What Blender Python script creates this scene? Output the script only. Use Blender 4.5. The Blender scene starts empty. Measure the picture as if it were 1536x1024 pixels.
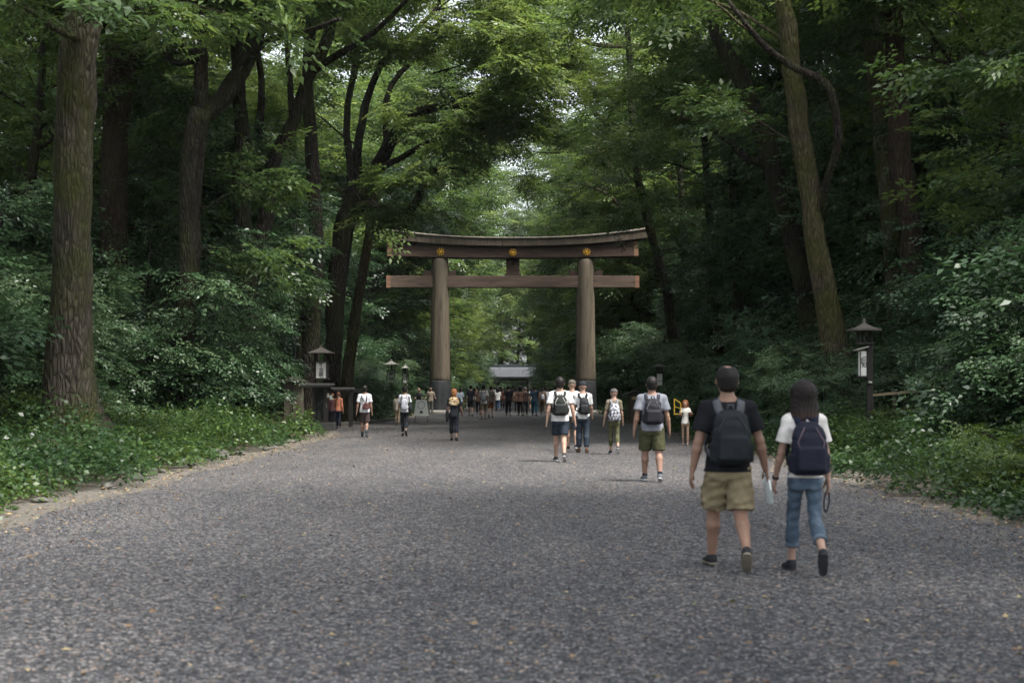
import bpy, math, random
import numpy as np
from mathutils import Vector, Matrix, Euler

C = bpy.context.scene.collection
F, HZ, CH = 2133.0, 582.0, 1.56          # focal length in photo pixels, horizon row, eye height


def at(px, py, d):
    return np.array([(px - 768.0) / F * d, d, CH - (py - HZ) / F * d])


# ------------------------------------------------------------------ naming
def tag(o, label=None, cat=None, group=None, kind=None):
    if label: o['label'] = label
    if cat: o['category'] = cat
    if group: o['group'] = group
    if kind: o['kind'] = kind
    return o


def empty(name, loc=(0, 0, 0), rz=0.0):
    o = bpy.data.objects.new(name, None)
    o.empty_display_size = .2
    C.objects.link(o)
    o.location = loc
    o.rotation_euler = (0, 0, rz)
    return o


def link(name, me, parent=None, mat=None):
    o = bpy.data.objects.new(name, me)
    if mat is not None:
        me.materials.clear()
        for m in (mat if isinstance(mat, (list, tuple)) else [mat]):
            me.materials.append(m)
    C.objects.link(o)
    if parent is not None:
        o.parent = parent
    return o


# ------------------------------------------------------------------ mesh builder
class MB:
    def __init__(s):
        s.v = []; s.f = []; s.sm = []

    def n(s):
        return len(s.v)

    def add(s, vs, fs, smooth=False):
        b = len(s.v)
        s.v.extend([tuple(map(float, p)) for p in vs])
        for f in fs:
            s.f.append(tuple(b + i for i in f)); s.sm.append(smooth)

    def box(s, c, size, R=None, taper=1.0):
        hx, hy, hz = size[0] / 2, size[1] / 2, size[2] / 2
        vs = []
        for z, t in ((-hz, 1.0), (hz, taper)):
            for x, y in ((-hx, -hy), (hx, -hy), (hx, hy), (-hx, hy)):
                p = Vector((x * t, y * t, z))
                if R is not None: p = R @ p
                vs.append((p.x + c[0], p.y + c[1], p.z + c[2]))
        s.add(vs, [(3, 2, 1, 0), (4, 5, 6, 7), (0, 1, 5, 4), (1, 2, 6, 5), (2, 3, 7, 6), (3, 0, 4, 7)])

    def bar(s, a, b, w, h=None):
        """box along a segment"""
        h = h or w
        a, b = Vector(a), Vector(b); d = b - a
        q = d.to_track_quat('Z', 'Y').to_matrix()
        s.box((a + b) / 2, (w, h, d.length), q)

    def tube(s, pts, rad, n=8, caps=True, rough=0.0, rng=None, mod=None):
        pts = [np.asarray(p, float) for p in pts]
        m = len(pts)
        ring = []
        up = np.array([0.0, 0, 1]); prev = None
        for i in range(m):
            t = pts[min(i + 1, m - 1)] - pts[max(i - 1, 0)]
            t = t / (np.linalg.norm(t) + 1e-9)
            if prev is None:
                a = np.cross(t, [1.0, 0, 0]) if abs(t[0]) < .9 else np.cross(t, [0, 1.0, 0])
            else:
                a = prev - t * np.dot(prev, t)
            a = a / (np.linalg.norm(a) + 1e-9)
            prev = a
            b = np.cross(t, a)
            for k in range(n):
                an = 2 * math.pi * k / n
                r = rad[i]
                if rough and rng: r *= 1 + rng.uniform(-rough, rough)
                if mod: r *= mod(pts[i], an)
                ring.append(pts[i] + r * (math.cos(an) * a + math.sin(an) * b))
        fs = []
        for i in range(m - 1):
            for k in range(n):
                k2 = (k + 1) % n
                fs.append((i * n + k, i * n + k2, (i + 1) * n + k2, (i + 1) * n + k))
        b0 = len(s.v)
        s.add(ring, fs, True)
        if caps:
            s.f.append(tuple(b0 + k for k in reversed(range(n)))); s.sm.append(False)
            s.f.append(tuple(b0 + (m - 1) * n + k for k in range(n))); s.sm.append(False)

    def lathe(s, prof, c=(0, 0, 0), n=24, smooth=True):
        vs = []
        for r, z in prof:
            for k in range(n):
                a = 2 * math.pi * k / n
                vs.append((c[0] + r * math.cos(a), c[1] + r * math.sin(a), c[2] + z))
        fs = []
        for i in range(len(prof) - 1):
            for k in range(n):
                k2 = (k + 1) % n
                fs.append((i * n + k, i * n + k2, (i + 1) * n + k2, (i + 1) * n + k))
        fs.append(tuple(reversed(range(n)))); fs.append(tuple((len(prof) - 1) * n + k for k in range(n)))
        b = len(s.f)
        s.add(vs, fs, smooth)
        s.sm[-1] = s.sm[-2] = False

    def mesh(s, name):
        me = bpy.data.meshes.new(name)
        me.from_pydata(s.v, [], s.f)
        me.polygons.foreach_set('use_smooth', s.sm)
        me.update()
        return me

    def build(s, name, mat, parent=None):
        return link(name, s.mesh(name), parent, mat)


# ------------------------------------------------------------------ materials
def newmat(name):
    m = bpy.data.materials.new(name); m.use_nodes = True
    nt = m.node_tree
    return m, nt, nt.nodes['Principled BSDF']


def N(nt, t, **kw):
    n = nt.nodes.new(t)
    for k, v in kw.items():
        if k in n.inputs: n.inputs[k].default_value = v
        else: setattr(n, k, v)
    return n


def ramp(nt, fac, stops):
    r = nt.nodes.new('ShaderNodeValToRGB')
    e = r.color_ramp.elements
    while len(e) < len(stops): e.new(.5)
    for i, (p, c) in enumerate(stops):
        e[i].position = p; e[i].color = (*c, 1) if len(c) == 3 else c
    nt.links.new(fac, r.inputs[0])
    return r


def mixc(nt, fac, a, b, mode='MIX'):
    m = nt.nodes.new('ShaderNodeMix'); m.data_type = 'RGBA'; m.blend_type = mode
    for s, v in ((0, fac), (6, a), (7, b)):
        if hasattr(v, 'is_output') or hasattr(v, 'links'): nt.links.new(v, m.inputs[s])
        else: m.inputs[s].default_value = v if s == 0 else ((*v, 1) if len(v) == 3 else v)
    return m.outputs[2]


def bump(nt, h, bsdf, strength=.4, dist=.02):
    b = N(nt, 'ShaderNodeBump', Strength=strength, Distance=dist)
    nt.links.new(h, b.inputs['Height']); nt.links.new(b.outputs[0], bsdf.inputs['Normal'])
    return b


def coords(nt, scale=(1, 1, 1), kind='Object'):
    tc = nt.nodes.new('ShaderNodeTexCoord'); mp = nt.nodes.new('ShaderNodeMapping')
    mp.inputs['Scale'].default_value = scale
    nt.links.new(tc.outputs[kind], mp.inputs[0])
    return mp.outputs[0]


def noise(nt, vec, scale, detail=5, rough=.6):
    n = N(nt, 'ShaderNodeTexNoise', Scale=scale, Detail=detail, Roughness=rough)
    nt.links.new(vec, n.inputs['Vector'])
    return n.outputs[0]


def fabric(name, col, var=.25, rough=.85, scale=6, bumpy=.25):
    m, nt, b = newmat(name)
    v = coords(nt)
    n = noise(nt, v, scale, 4)
    c = ramp(nt, n, [(.3, tuple(x * (1 - var) for x in col)), (.7, tuple(min(1, x * (1 + var)) for x in col))])
    nt.links.new(c.outputs[0], b.inputs['Base Color'])
    b.inputs['Roughness'].default_value = rough
    b.inputs['Specular IOR Level'].default_value = .15
    bump(nt, noise(nt, v, 18, 6), b, bumpy, .02)
    return m


_fabs = {}
def fab(col, **k):
    key = (tuple(round(x, 3) for x in col), tuple(sorted(k.items())))
    if key not in _fabs: _fabs[key] = fabric('cloth', col, **k)
    return _fabs[key]


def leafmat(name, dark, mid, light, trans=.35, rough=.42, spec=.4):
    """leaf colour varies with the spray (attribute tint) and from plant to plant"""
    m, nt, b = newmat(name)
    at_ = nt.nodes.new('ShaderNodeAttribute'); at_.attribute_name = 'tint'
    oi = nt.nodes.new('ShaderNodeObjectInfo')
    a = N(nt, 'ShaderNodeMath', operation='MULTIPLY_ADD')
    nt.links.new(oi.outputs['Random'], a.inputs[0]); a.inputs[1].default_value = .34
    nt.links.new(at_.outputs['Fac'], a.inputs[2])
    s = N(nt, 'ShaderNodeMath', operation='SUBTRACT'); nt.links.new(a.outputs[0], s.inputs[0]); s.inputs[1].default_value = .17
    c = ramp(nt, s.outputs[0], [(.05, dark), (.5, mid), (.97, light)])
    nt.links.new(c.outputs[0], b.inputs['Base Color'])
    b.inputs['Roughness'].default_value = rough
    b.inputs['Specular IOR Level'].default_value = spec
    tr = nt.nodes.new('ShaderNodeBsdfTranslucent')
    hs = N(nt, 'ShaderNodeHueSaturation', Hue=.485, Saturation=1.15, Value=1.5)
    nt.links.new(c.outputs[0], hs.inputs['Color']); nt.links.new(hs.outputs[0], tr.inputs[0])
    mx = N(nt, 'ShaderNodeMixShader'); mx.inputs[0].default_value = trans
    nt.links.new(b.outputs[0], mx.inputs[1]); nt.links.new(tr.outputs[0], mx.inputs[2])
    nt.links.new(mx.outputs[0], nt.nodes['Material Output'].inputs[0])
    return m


def barkmat(name, c0, c1, moss, amount=.45, scale=9):
    m, nt, b = newmat(name)
    v = coords(nt, (1, 1, .24))
    v2 = coords(nt, (1, 1, .7))
    n1 = noise(nt, v, scale, 8, .65)
    vo = N(nt, 'ShaderNodeTexVoronoi', Scale=scale * 1.3, feature='DISTANCE_TO_EDGE'); nt.links.new(v, vo.inputs['Vector'])
    c = ramp(nt, n1, [(.3, c0), (.68, c1)])
    crack = ramp(nt, vo.outputs['Distance'], [(.0, (.42,) * 3), (.16, (1,) * 3)])
    cc = mixc(nt, 1.0, c.outputs[0], crack.outputs[0], 'MULTIPLY')
    big = noise(nt, v2, .9, 4)
    mm = ramp(nt, big, [(.60 - amount * .3, (0,) * 3), (.70 - amount * .15, (1,) * 3)])
    fin = noise(nt, v2, 22, 5)
    mc = ramp(nt, fin, [(.3, tuple(x * .55 for x in moss)), (.7, moss)])
    f = N(nt, 'ShaderNodeMath', operation='MULTIPLY'); nt.links.new(mm.outputs[0], f.inputs[0]); f.inputs[1].default_value = .8
    nt.links.new(mixc(nt, f.outputs[0], cc, mc.outputs[0]), b.inputs['Base Color'])
    b.inputs['Roughness'].default_value = .9; b.inputs['Specular IOR Level'].default_value = .2
    ad = N(nt, 'ShaderNodeMath', operation='MULTIPLY_ADD'); nt.links.new(vo.outputs['Distance'], ad.inputs[0])
    ad.inputs[1].default_value = 1.6; nt.links.new(n1, ad.inputs[2])
    bump(nt, ad.outputs[0], b, 1.0, .09)
    return m


M = {}
M['canopy'] = leafmat('canopy_leaf', (.030, .058, .022), (.072, .122, .038), (.155, .215, .070), .38, .40, .5)
M['maple'] = leafmat('maple_leaf', (.052, .090, .028), (.110, .170, .050), (.215, .270, .095), .42, .42, .5)
M['dark'] = leafmat('dark_leaf', (.016, .040, .018), (.032, .070, .028), (.075, .12, .055), .22, .40, .55)
M['shrub'] = leafmat('shrub_leaf', (.026, .060, .030), (.058, .115, .052), (.13, .19, .095), .26, .40, .55)
M['cover'] = leafmat('cover_leaf', (.020, .046, .017), (.048, .092, .027), (.125, .185, .045), .30, .42, .45)
M['bark_grey'] = barkmat('bark_grey', (.045, .038, .028), (.145, .125, .095), (.075, .085, .02), .58)
M['bark_dark'] = barkmat('bark_dark', (.016, .013, .010), (.055, .046, .036), (.05, .06, .018), .45)
M['bark_red'] = barkmat('bark_red', (.028, .020, .015), (.085, .060, .045), (.05, .05, .02), .25)
M['bark_moss'] = barkmat('bark_moss', (.045, .037, .024), (.15, .122, .078), (.085, .092, .022), .65)


def plain(name, col, rough=.6, metal=0., var=.15, scale=8, bmp=.2, stretch=(1, 1, 1), spec=.4):
    m, nt, b = newmat(name)
    v = coords(nt, stretch)
    n = noise(nt, v, scale, 6)
    c = ramp(nt, n, [(.3, tuple(x * (1 - var) for x in col)), (.7, tuple(min(1, x * (1 + var)) for x in col))])
    nt.links.new(c.outputs[0], b.inputs['Base Color'])
    b.inputs['Roughness'].default_value = rough; b.inputs['Metallic'].default_value = metal
    b.inputs['Specular IOR Level'].default_value = spec
    if bmp: bump(nt, n, b, bmp, .01)
    return m
# ================================================================== foliage
NR = np.random.default_rng(7)


def quad_mesh(name, V, tint):
    n = len(V)
    me = bpy.data.meshes.new(name)
    me.vertices.add(4 * n); me.vertices.foreach_set('co', np.ascontiguousarray(V, dtype=np.float32).ravel())
    me.loops.add(4 * n); me.loops.foreach_set('vertex_index', np.arange(4 * n, dtype=np.int32))
    me.polygons.add(n); me.polygons.foreach_set('loop_start', np.arange(0, 4 * n, 4, dtype=np.int32))
    a = me.attributes.new('tint', 'FLOAT', 'FACE')
    a.data.foreach_set('value', np.asarray(tint, dtype=np.float32))
    me.update(calc_edges=True)
    return me


def leaf_quads(P, D, U, L, W):
    """one folded diamond per leaf: base P, direction D, up U (n,3), length L, width W"""
    D = D / (np.linalg.norm(D, axis=1, keepdims=True) + 1e-9)
    S = np.cross(D, U); S /= (np.linalg.norm(S, axis=1, keepdims=True) + 1e-9)
    U = np.cross(S, D)
    L = L[:, None]; W = W[:, None]
    mid = P + D * L * .42
    V = np.stack([P, mid + S * W * .5 + U * W * .16, P + D * L - U * L * .12, mid - S * W * .5 + U * W * .16], 1)
    return V


def make_spray(rng, nleaf=28, leaf=.135, aspect=.5, droop=.22):
    """a flat twig of leaves along +x, about 1 long; returns quads (k,4,3)"""
    P = []; D = []
    nt_ = 5
    for k in range(nt_):
        if k == 0: o = np.zeros(3); a = 0.; ln = 1.0
        else:
            t = .15 + .6 * k / nt_ + rng.uniform(-.06, .06)
            o = np.array([t, 0, 0]); a = (1 if k % 2 else -1) * rng.uniform(.5, 1.0); ln = (1 - t) * .75 + .12
        m = max(3, int(round(nleaf * ln / 2.6)))
        for i in range(m):
            s = (i + .6) / m * ln
            side = 1 if i % 2 else -1
            p = o + np.array([math.cos(a), math.sin(a), 0]) * s
            la = a + side * rng.uniform(.45, 1.0) if i < m - 1 else a
            P.append(p); D.append([math.cos(la), math.sin(la), rng.uniform(-.35, .12)])
    P = np.array(P); D = np.array(D)
    P[:, 2] += -droop * P[:, 0] ** 2 + rng.normal(0, .02, len(P))
    U = np.tile([0, 0, 1.0], (len(P), 1)) + rng.normal(0, .35, (len(P), 3))
    Ls = leaf * rng.uniform(.7, 1.2, len(P))
    return leaf_quads(P, D, U, Ls, Ls * aspect)


def place_sprays(rng, temps, P, D, size, tint, tilt=.35, jit=.18):
    """temps: list of spray templates; P,D (n,3); returns quads and tints"""
    n = len(P)
    D = D / (np.linalg.norm(D, axis=1, keepdims=True) + 1e-9)
    U = np.tile([0, 0, 1.0], (n, 1)) + rng.normal(0, tilt, (n, 3))
    S = np.cross(U, D); S /= (np.linalg.norm(S, axis=1, keepdims=True) + 1e-9)
    U = np.cross(D, S)
    Vs = []; Ts = []
    which = rng.integers(0, len(temps), n)
    for t in range(len(temps)):
        idx = np.nonzero(which == t)[0]
        if not len(idx): continue
        R = np.stack([D[idx], S[idx], U[idx]], 2) * size[idx][:, None, None]        # columns
        q = np.einsum('nij,kvj->nkvi', R, temps[t]) + P[idx][:, None, None, :]
        Vs.append(q.reshape(-1, 4, 3))
        k = temps[t].shape[0]
        tt = np.repeat(tint[idx], k) + rng.normal(0, jit * .5, len(idx) * k)
        Ts.append(tt)
    return np.concatenate(Vs), np.clip(np.concatenate(Ts), 0, 1)


def nrm(v):
    return v / (np.linalg.norm(v) + 1e-9)


def grow(rng, p, d, L, n, wob, up):
    pts = [np.array(p, float)]; d = nrm(np.array(d, float))
    for i in range(n):
        d = nrm(d + rng.normal(0, wob, 3) + np.array([0, 0, up]))
        pts.append(pts[-1] + d * L / n)
    return pts


def along(pts, t):
    t = min(max(t, 0), .9999) * (len(pts) - 1); i = int(t); f = t - i
    return pts[i] * (1 - f) + pts[i + 1] * f, nrm(pts[i + 1] - pts[i])


def limb_set(rng, mb, anchors, p, d, L, r, wob=.16, up=.03, subs=5, spread=.75, tubes=True, nside=6, step=.45, flat=.5):
    """a limb with side branches; adds tubes to mb and foliage anchors (pos, dir)"""
    pts = grow(rng, p, d, L, 7, wob, up)
    if tubes: mb.tube(pts, [r * (1 - .8 * i / 7) for i in range(8)], nside, False, .08, rng_py)
    for s in range(subs):
        t = .22 + .75 * (s + rng.uniform(0, .8)) / subs
        q, dd = along(pts, t)
        az = rng.uniform(.4, 1.15) * (1 if s % 2 else -1)
        c, sn = math.cos(az), math.sin(az)
        e = np.array([dd[0] * c - dd[1] * sn, dd[0] * sn + dd[1] * c, dd[2] * flat + rng.uniform(-.15, .3)])
        l2 = L * (spread * (1 - t) + .22) * rng.uniform(.8, 1.2)
        sp = grow(rng, q, e, l2, 5, .16, .01)
        if tubes: mb.tube(sp, [max(.012, r * .38 * (1 - t * .5) * (1 - .8 * i / 5)) for i in range(6)], 5, False)
        k = max(2, int(l2 / step))
        for i in range(k):
            a, ad = along(sp, (i + 1) / k)
            anchors.append((a, ad))
    for i in range(4):
        a, ad = along(pts, .6 + .1 * i + .05)
        anchors.append((a, ad))
    return pts


def foliage(rng, anchors, per, size, spreadr, temps, lo_tint=.35, top_tint=.2, flat=.35):
    A = np.array([a for a, d in anchors]); Dd = np.array([d for a, d in anchors])
    n = len(A) * per
    P = np.repeat(A, per, 0) + rng.normal(0, spreadr, (n, 3)) * np.array([1, 1, .55])
    az = rng.uniform(0, 2 * math.pi, n)
    D = np.repeat(Dd, per, 0) * .9 + np.stack([np.cos(az), np.sin(az), np.zeros(n)], 1) * .75
    D[:, 2] = D[:, 2] * flat - .12 + rng.normal(0, .15, n)
    sz = size * rng.uniform(.7, 1.25, n)
    base = np.repeat(rng.normal(0, .13, len(A)), per)
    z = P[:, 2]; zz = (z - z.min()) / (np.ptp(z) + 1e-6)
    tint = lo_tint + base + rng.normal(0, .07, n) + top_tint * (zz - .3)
    return place_sprays(rng, temps, P, D, sz, tint)


rng_py = random.Random(3)
TEMPS = [make_spray(NR) for _ in range(7)]
TEMPS_C = [make_spray(NR, 21, .205, .50) for _ in range(7)]          # canopy
TEMPS_B = [make_spray(NR, 24, .155, .48) for _ in range(5)]                 # bigger leaves
TEMPS_S = [make_spray(NR, 34, .115, .42, .15) for _ in range(6)]           # finer


def proto_tree(seed, H, clear, crown_r, nl=15, per=3, size=.95, lean=0, bark='bark_dark', leaf='canopy', tints=(.42, .25), trunk_r=.3):
    rng = np.random.default_rng(seed)
    mb = MB(); an = []
    pts = grow(rng, (0, 0, -.3), (lean, 0, 1), H * .86, 9, .05, .12)
    mb.tube(pts, [trunk_r * (1.35 if i == 0 else 1) * (1 - .78 * i / 9) for i in range(10)], 9, False, .07, rng_py)
    for i in range(nl):
        t = clear / H + (1 - clear / H) * (i + rng.uniform(0, .7)) / nl
        q, dd = along(pts, min(t / .86 * .95, .98))
        az = i * 2.4 + rng.uniform(-.4, .4)
        el = .25 + .75 * t
        L = crown_r * (1.05 - .55 * max(0, (t - .5) * 2) ** 2) * rng.uniform(.75, 1.1)
        limb_set(rng, mb, an, q, (math.cos(az), math.sin(az), el), L, trunk_r * .36 * (1.2 - t), up=.0)
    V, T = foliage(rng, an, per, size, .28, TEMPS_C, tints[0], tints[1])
    return mb.mesh('trunk'), quad_mesh('crown', V, T), M[bark], M[leaf], len(V)


def put_tree(name, proto, loc, rz, sc, label, cat='tree', group=None):
    tr, cr, mb_, ml, _ = proto
    e = empty(name, loc, rz); e.scale = sc if hasattr(sc, '__len__') else (sc, sc, sc)
    if not tr.materials: tr.materials.append(mb_)
    if not cr.materials: cr.materials.append(ml)
    a = bpy.data.objects.new('trunk', tr); C.objects.link(a); a.parent = e
    b = bpy.data.objects.new('crown', cr); C.objects.link(b); b.parent = e
    tag(e, label, cat, group)
    return e


def proto_shrub(seed, H, R, stems=7, per=3, size=.75, leaf='shrub', temps=None, tints=(.45, .3), step=.4):
    rng = np.random.default_rng(seed)
    mb = MB(); an = []
    for s in range(stems):
        az = s * 2.4 + rng.uniform(-.3, .3)
        out = rng.uniform(.15, .55)
        h = H * rng.uniform(.55, 1.0)
        pts = grow(rng, (rng.uniform(-.25, .25), rng.uniform(-.25, .25), -.2), (math.cos(az) * out, math.sin(az) * out, 1), h, 6, .09, 0)
        mb.tube(pts, [.05 * (H / 4) * (1.1 - .14 * i) for i in range(7)], 6, False)
        for i in range(6):
            q, dd = along(pts, .16 + .16 * i)
            a2 = az + rng.uniform(-1.5, 1.5)
            limb_set(rng, mb, an, q, (math.cos(a2), math.sin(a2), rng.uniform(-.02, .35)), R * rng.uniform(.45, .95) * (1.08 - .09 * i),
                     .02 * H / 4, wob=.12, up=-.05, subs=4, nside=5, step=step)
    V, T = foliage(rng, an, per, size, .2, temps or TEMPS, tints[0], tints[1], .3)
    return mb.mesh('stem'), quad_mesh('foliage', V, T), M['bark_dark'], M[leaf], len(V)


def put_shrub(name, proto, loc, rz, sc, label, cat='shrub', group=None):
    st, fo, mb_, ml, _ = proto
    e = empty(name, loc, rz); e.scale = sc if hasattr(sc, '__len__') else (sc, sc, sc)
    if not st.materials: st.materials.append(mb_)
    if not fo.materials: fo.materials.append(ml)
    a = bpy.data.objects.new('stem', st); C.objects.link(a); a.parent = e
    b = bpy.data.objects.new('foliage', fo); C.objects.link(b); b.parent = e
    tag(e, label, cat, group)
    return e


# ================================================================== terrain
def gz(x, y):
    ax = np.abs(x)
    s = np.clip((ax - 6.7) / 2.6, 0, 1); s = s * s * (3 - 2 * s)
    h = .34 * s + np.clip(ax - 9, 0, 40) * np.where(x > 0, .085, .05) + np.clip(ax - 49, 0, 300) * .05
    h = h + s * (.10 * np.sin(x * .7 + y * .31) + .08 * np.sin(y * .53 - x * .4))
    k = np.clip((-6.0 - x), 0, 1) * np.clip(1 - np.abs(y - 57) / 9.0, 0, 1) * np.clip((x + 11) / 3, 0, 1)
    return h * (1 - .8 * np.clip(k * 2, 0, 1))


xs = np.unique(np.concatenate([np.linspace(-420, -60, 25), np.linspace(-60, -14, 36), np.linspace(-14, 14, 113), np.linspace(14, 60, 36), np.linspace(60, 420, 25)]))
ys = np.unique(np.concatenate([np.linspace(-80, 0, 15), np.linspace(0, 70, 141), np.linspace(70, 320, 90), np.linspace(320, 900, 25)]))
X, Y = np.meshgrid(xs, ys, indexing='ij')
Z = gz(X, Y) - .012
Vv = np.stack([X, Y, Z], -1).reshape(-1, 3)
ny = len(ys)
I = (np.arange(len(xs) - 1)[:, None] * ny + np.arange(ny - 1)[None, :]).ravel()
Fq = np.stack([I, I + ny, I + ny + 1, I + 1], 1)
me = bpy.data.meshes.new('forest_floor'); me.from_pydata(Vv.tolist(), [], Fq.tolist()); me.update()
me.polygons.foreach_set('use_smooth', [True] * len(Fq))
m, nt, b = newmat('forest_floor')
v = coords(nt)
n1 = noise(nt, v, 1.3, 6); n2 = noise(nt, v, 28, 6, .7)
c1 = ramp(nt, n2, [(.3, (.030, .022, .013)), (.55, (.085, .064, .040)), (.75, (.17, .13, .085))])
c2 = ramp(nt, n2, [(.3, (.065, .058, .048)), (.55, (.13, .118, .10)), (.72, (.21, .19, .165))])
sep = nt.nodes.new('ShaderNodeSeparateXYZ'); nt.links.new(v, sep.inputs[0])
ab = N(nt, 'ShaderNodeMath', operation='ABSOLUTE'); nt.links.new(sep.outputs[0], ab.inputs[0])
w = N(nt, 'ShaderNodeMath', operation='MULTIPLY_ADD'); nt.links.new(n1, w.inputs[0]); w.inputs[1].default_value = 1.2; nt.links.new(ab.outputs[0], w.inputs[2])
mk = N(nt, 'ShaderNodeMapRange'); nt.links.new(w.outputs[0], mk.inputs[0]); mk.inputs[1].default_value = 7.1; mk.inputs[2].default_value = 7.9
nt.links.new(mixc(nt, mk.outputs[0], c2.outputs[0], c1.outputs[0]), b.inputs['Base Color'])
b.inputs['Roughness'].default_value = .95
bump(nt, n2, b, .6, .03)
tag(link('forest_floor', me, None, m), kind='structure')

# gravel path, ragged along both sides
rows = np.concatenate([np.linspace(-60, 6, 20), np.linspace(6.3, 80, 246), np.linspace(81, 400, 200)])
def edge_l(y):
    base = -5.75 - .95 * np.clip(1 - np.abs(y - 57.0) / 9.5, 0, 1) ** .8 * 1.25 + .75 * np.clip((y - 62) / 25, 0, 1)
    return base + .10 * np.sin(y * .9) + .07 * np.sin(y * 2.3 + 1)
def edge_r(y):
    base = 5.55 - .35 * np.clip((y - 60) / 25, 0, 1)
    return base + .10 * np.sin(y * .8 + 2) + .07 * np.sin(y * 2.1)
vs = []; fs = []
K = 14
rg = np.random.default_rng(5)
for y in rows:
    a, c = edge_l(y) + rg.normal(0, .04), edge_r(y) + rg.normal(0, .04)
    for k in range(K + 1):
        vs.append((a + (c - a) * k / K, y, .0 if k not in (0, K) else -.006))
for i in range(len(rows) - 1):
    for k in range(K):
        fs.append((i * (K + 1) + k, i * (K + 1) + k + 1, (i + 1) * (K + 1) + k + 1, (i + 1) * (K + 1) + k))
me = bpy.data.meshes.new('gravel_path'); me.from_pydata(vs, [], fs); me.update()
m, nt, b = newmat('gravel_path')
v = coords(nt)
vo = N(nt, 'ShaderNodeTexVoronoi', Scale=36.0); nt.links.new(v, vo.inputs['Vector'])
vo2 = N(nt, 'ShaderNodeTexVoronoi', Scale=21.0); nt.links.new(v, vo2.inputs['Vector'])
sc_ = nt.nodes.new('ShaderNodeSeparateColor'); nt.links.new(vo.outputs['Color'], sc_.inputs[0])
st = ramp(nt, sc_.outputs[0], [(.0, (.018, .020, .024)), (.3, (.064, .066, .073)), (.65, (.142, .143, .151)), (.92, (.31, .302, .30)), (1.0, (.30, .20, .135))])
sc2 = nt.nodes.new('ShaderNodeSeparateColor'); nt.links.new(vo2.outputs['Color'], sc2.inputs[0])
st2 = ramp(nt, sc2.outputs[1], [(.0, (.55, .55, .57)), (.6, (1, 1, 1)), (1.0, (1.35, 1.28, 1.2))])
gap = ramp(nt, vo.outputs['Distance'], [(.30, (1,) * 3), (.62, (.30,) * 3)])
col = mixc(nt, 1.0, st.outputs[0], st2.outputs[0], 'MULTIPLY')
col = mixc(nt, .8, col, gap.outputs[0], 'MULTIPLY')
bigp = ramp(nt, noise(nt, coords(nt, (1, .22, 1)), .9, 6), [(.3, (.76, .77, .80)), (.5, (1, .99, .99)), (.7, (1.26, 1.22, 1.18))])
col = mixc(nt, 1.0, col, bigp.outputs[0], 'MULTIPLY')
nt.links.new(col, b.inputs['Base Color'])
b.inputs['Roughness'].default_value = .8
inv = N(nt, 'ShaderNodeMath', operation='MULTIPLY_ADD'); nt.links.new(vo.outputs['Distance'], inv.inputs[0]); inv.inputs[1].default_value = -1.0
nt.links.new(sc2.outputs[0], inv.inputs[2])
bump(nt, inv.outputs[0], b, .9, .02)
tag(link('gravel_path', me, None, m), kind='structure')

# loose stones that stand proud of the gravel near the camera
rg = np.random.default_rng(11)
n = 42000
yy = 6.6 + 15 * rg.random(n) ** 1.7; xx = rg.uniform(-1, 1, n) * np.minimum(5.4, .40 * yy + 1.2)
r = rg.uniform(.006, .015, n)
oct_ = np.array([(1, 0, 0), (0, 1, 0), (-1, 0, 0), (0, -1, 0), (0, 0, .8), (0, 0, -.8)], float)
of = np.array([(0, 1, 4), (1, 2, 4), (2, 3, 4), (3, 0, 4), (1, 0, 5), (2, 1, 5), (3, 2, 5), (0, 3, 5)])
an_ = rg.uniform(0, 6.28, n)
W = oct_[None] * rg.uniform(.65, 1.35, (n, 6, 1)) * r[:, None, None] * np.stack([rg.uniform(.8, 1.5, n), np.ones(n), rg.uniform(.5, .8, n)], 1)[:, None, :]
ca, sa = np.cos(an_)[:, None], np.sin(an_)[:, None]
Wx = W[:, :, 0] * ca - W[:, :, 1] * sa + xx[:, None]; Wy = W[:, :, 0] * sa + W[:, :, 1] * ca + yy[:, None]; Wz = W[:, :, 2] + r[:, None] * .25
V = np.stack([Wx, Wy, Wz], -1).reshape(-1, 3)
FF = (of[None] + 6 * np.arange(n)[:, None, None]).reshape(-1, 3)
me = bpy.data.meshes.new('gravel'); me.vertices.add(len(V)); me.vertices.foreach_set('co', V.astype(np.float32).ravel())
me.loops.add(FF.size); me.loops.foreach_set('vertex_index', FF.astype(np.int32).ravel())
me.polygons.add(len(FF)); me.polygons.foreach_set('loop_start', np.arange(0, FF.size, 3, dtype=np.int32))
a = me.attributes.new('tint', 'FLOAT', 'FACE'); a.data.foreach_set('value', np.repeat(rg.random(n), 8).astype(np.float32))
me.update(calc_edges=True)
m, nt, b = newmat('gravel_stone')
at_ = nt.nodes.new('ShaderNodeAttribute'); at_.attribute_name = 'tint'
c = ramp(nt, at_.outputs['Fac'], [(.0, (.03, .032, .037)), (.4, (.088, .090, .098)), (.8, (.155, .156, .164)), (.95, (.26, .25, .25)), (1.0, (.36, .25, .17))])
nt.links.new(c.outputs[0], b.inputs['Base Color']); b.inputs['Roughness'].default_value = .75
tag(link('gravel', me, None, m), kind='stuff')

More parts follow.
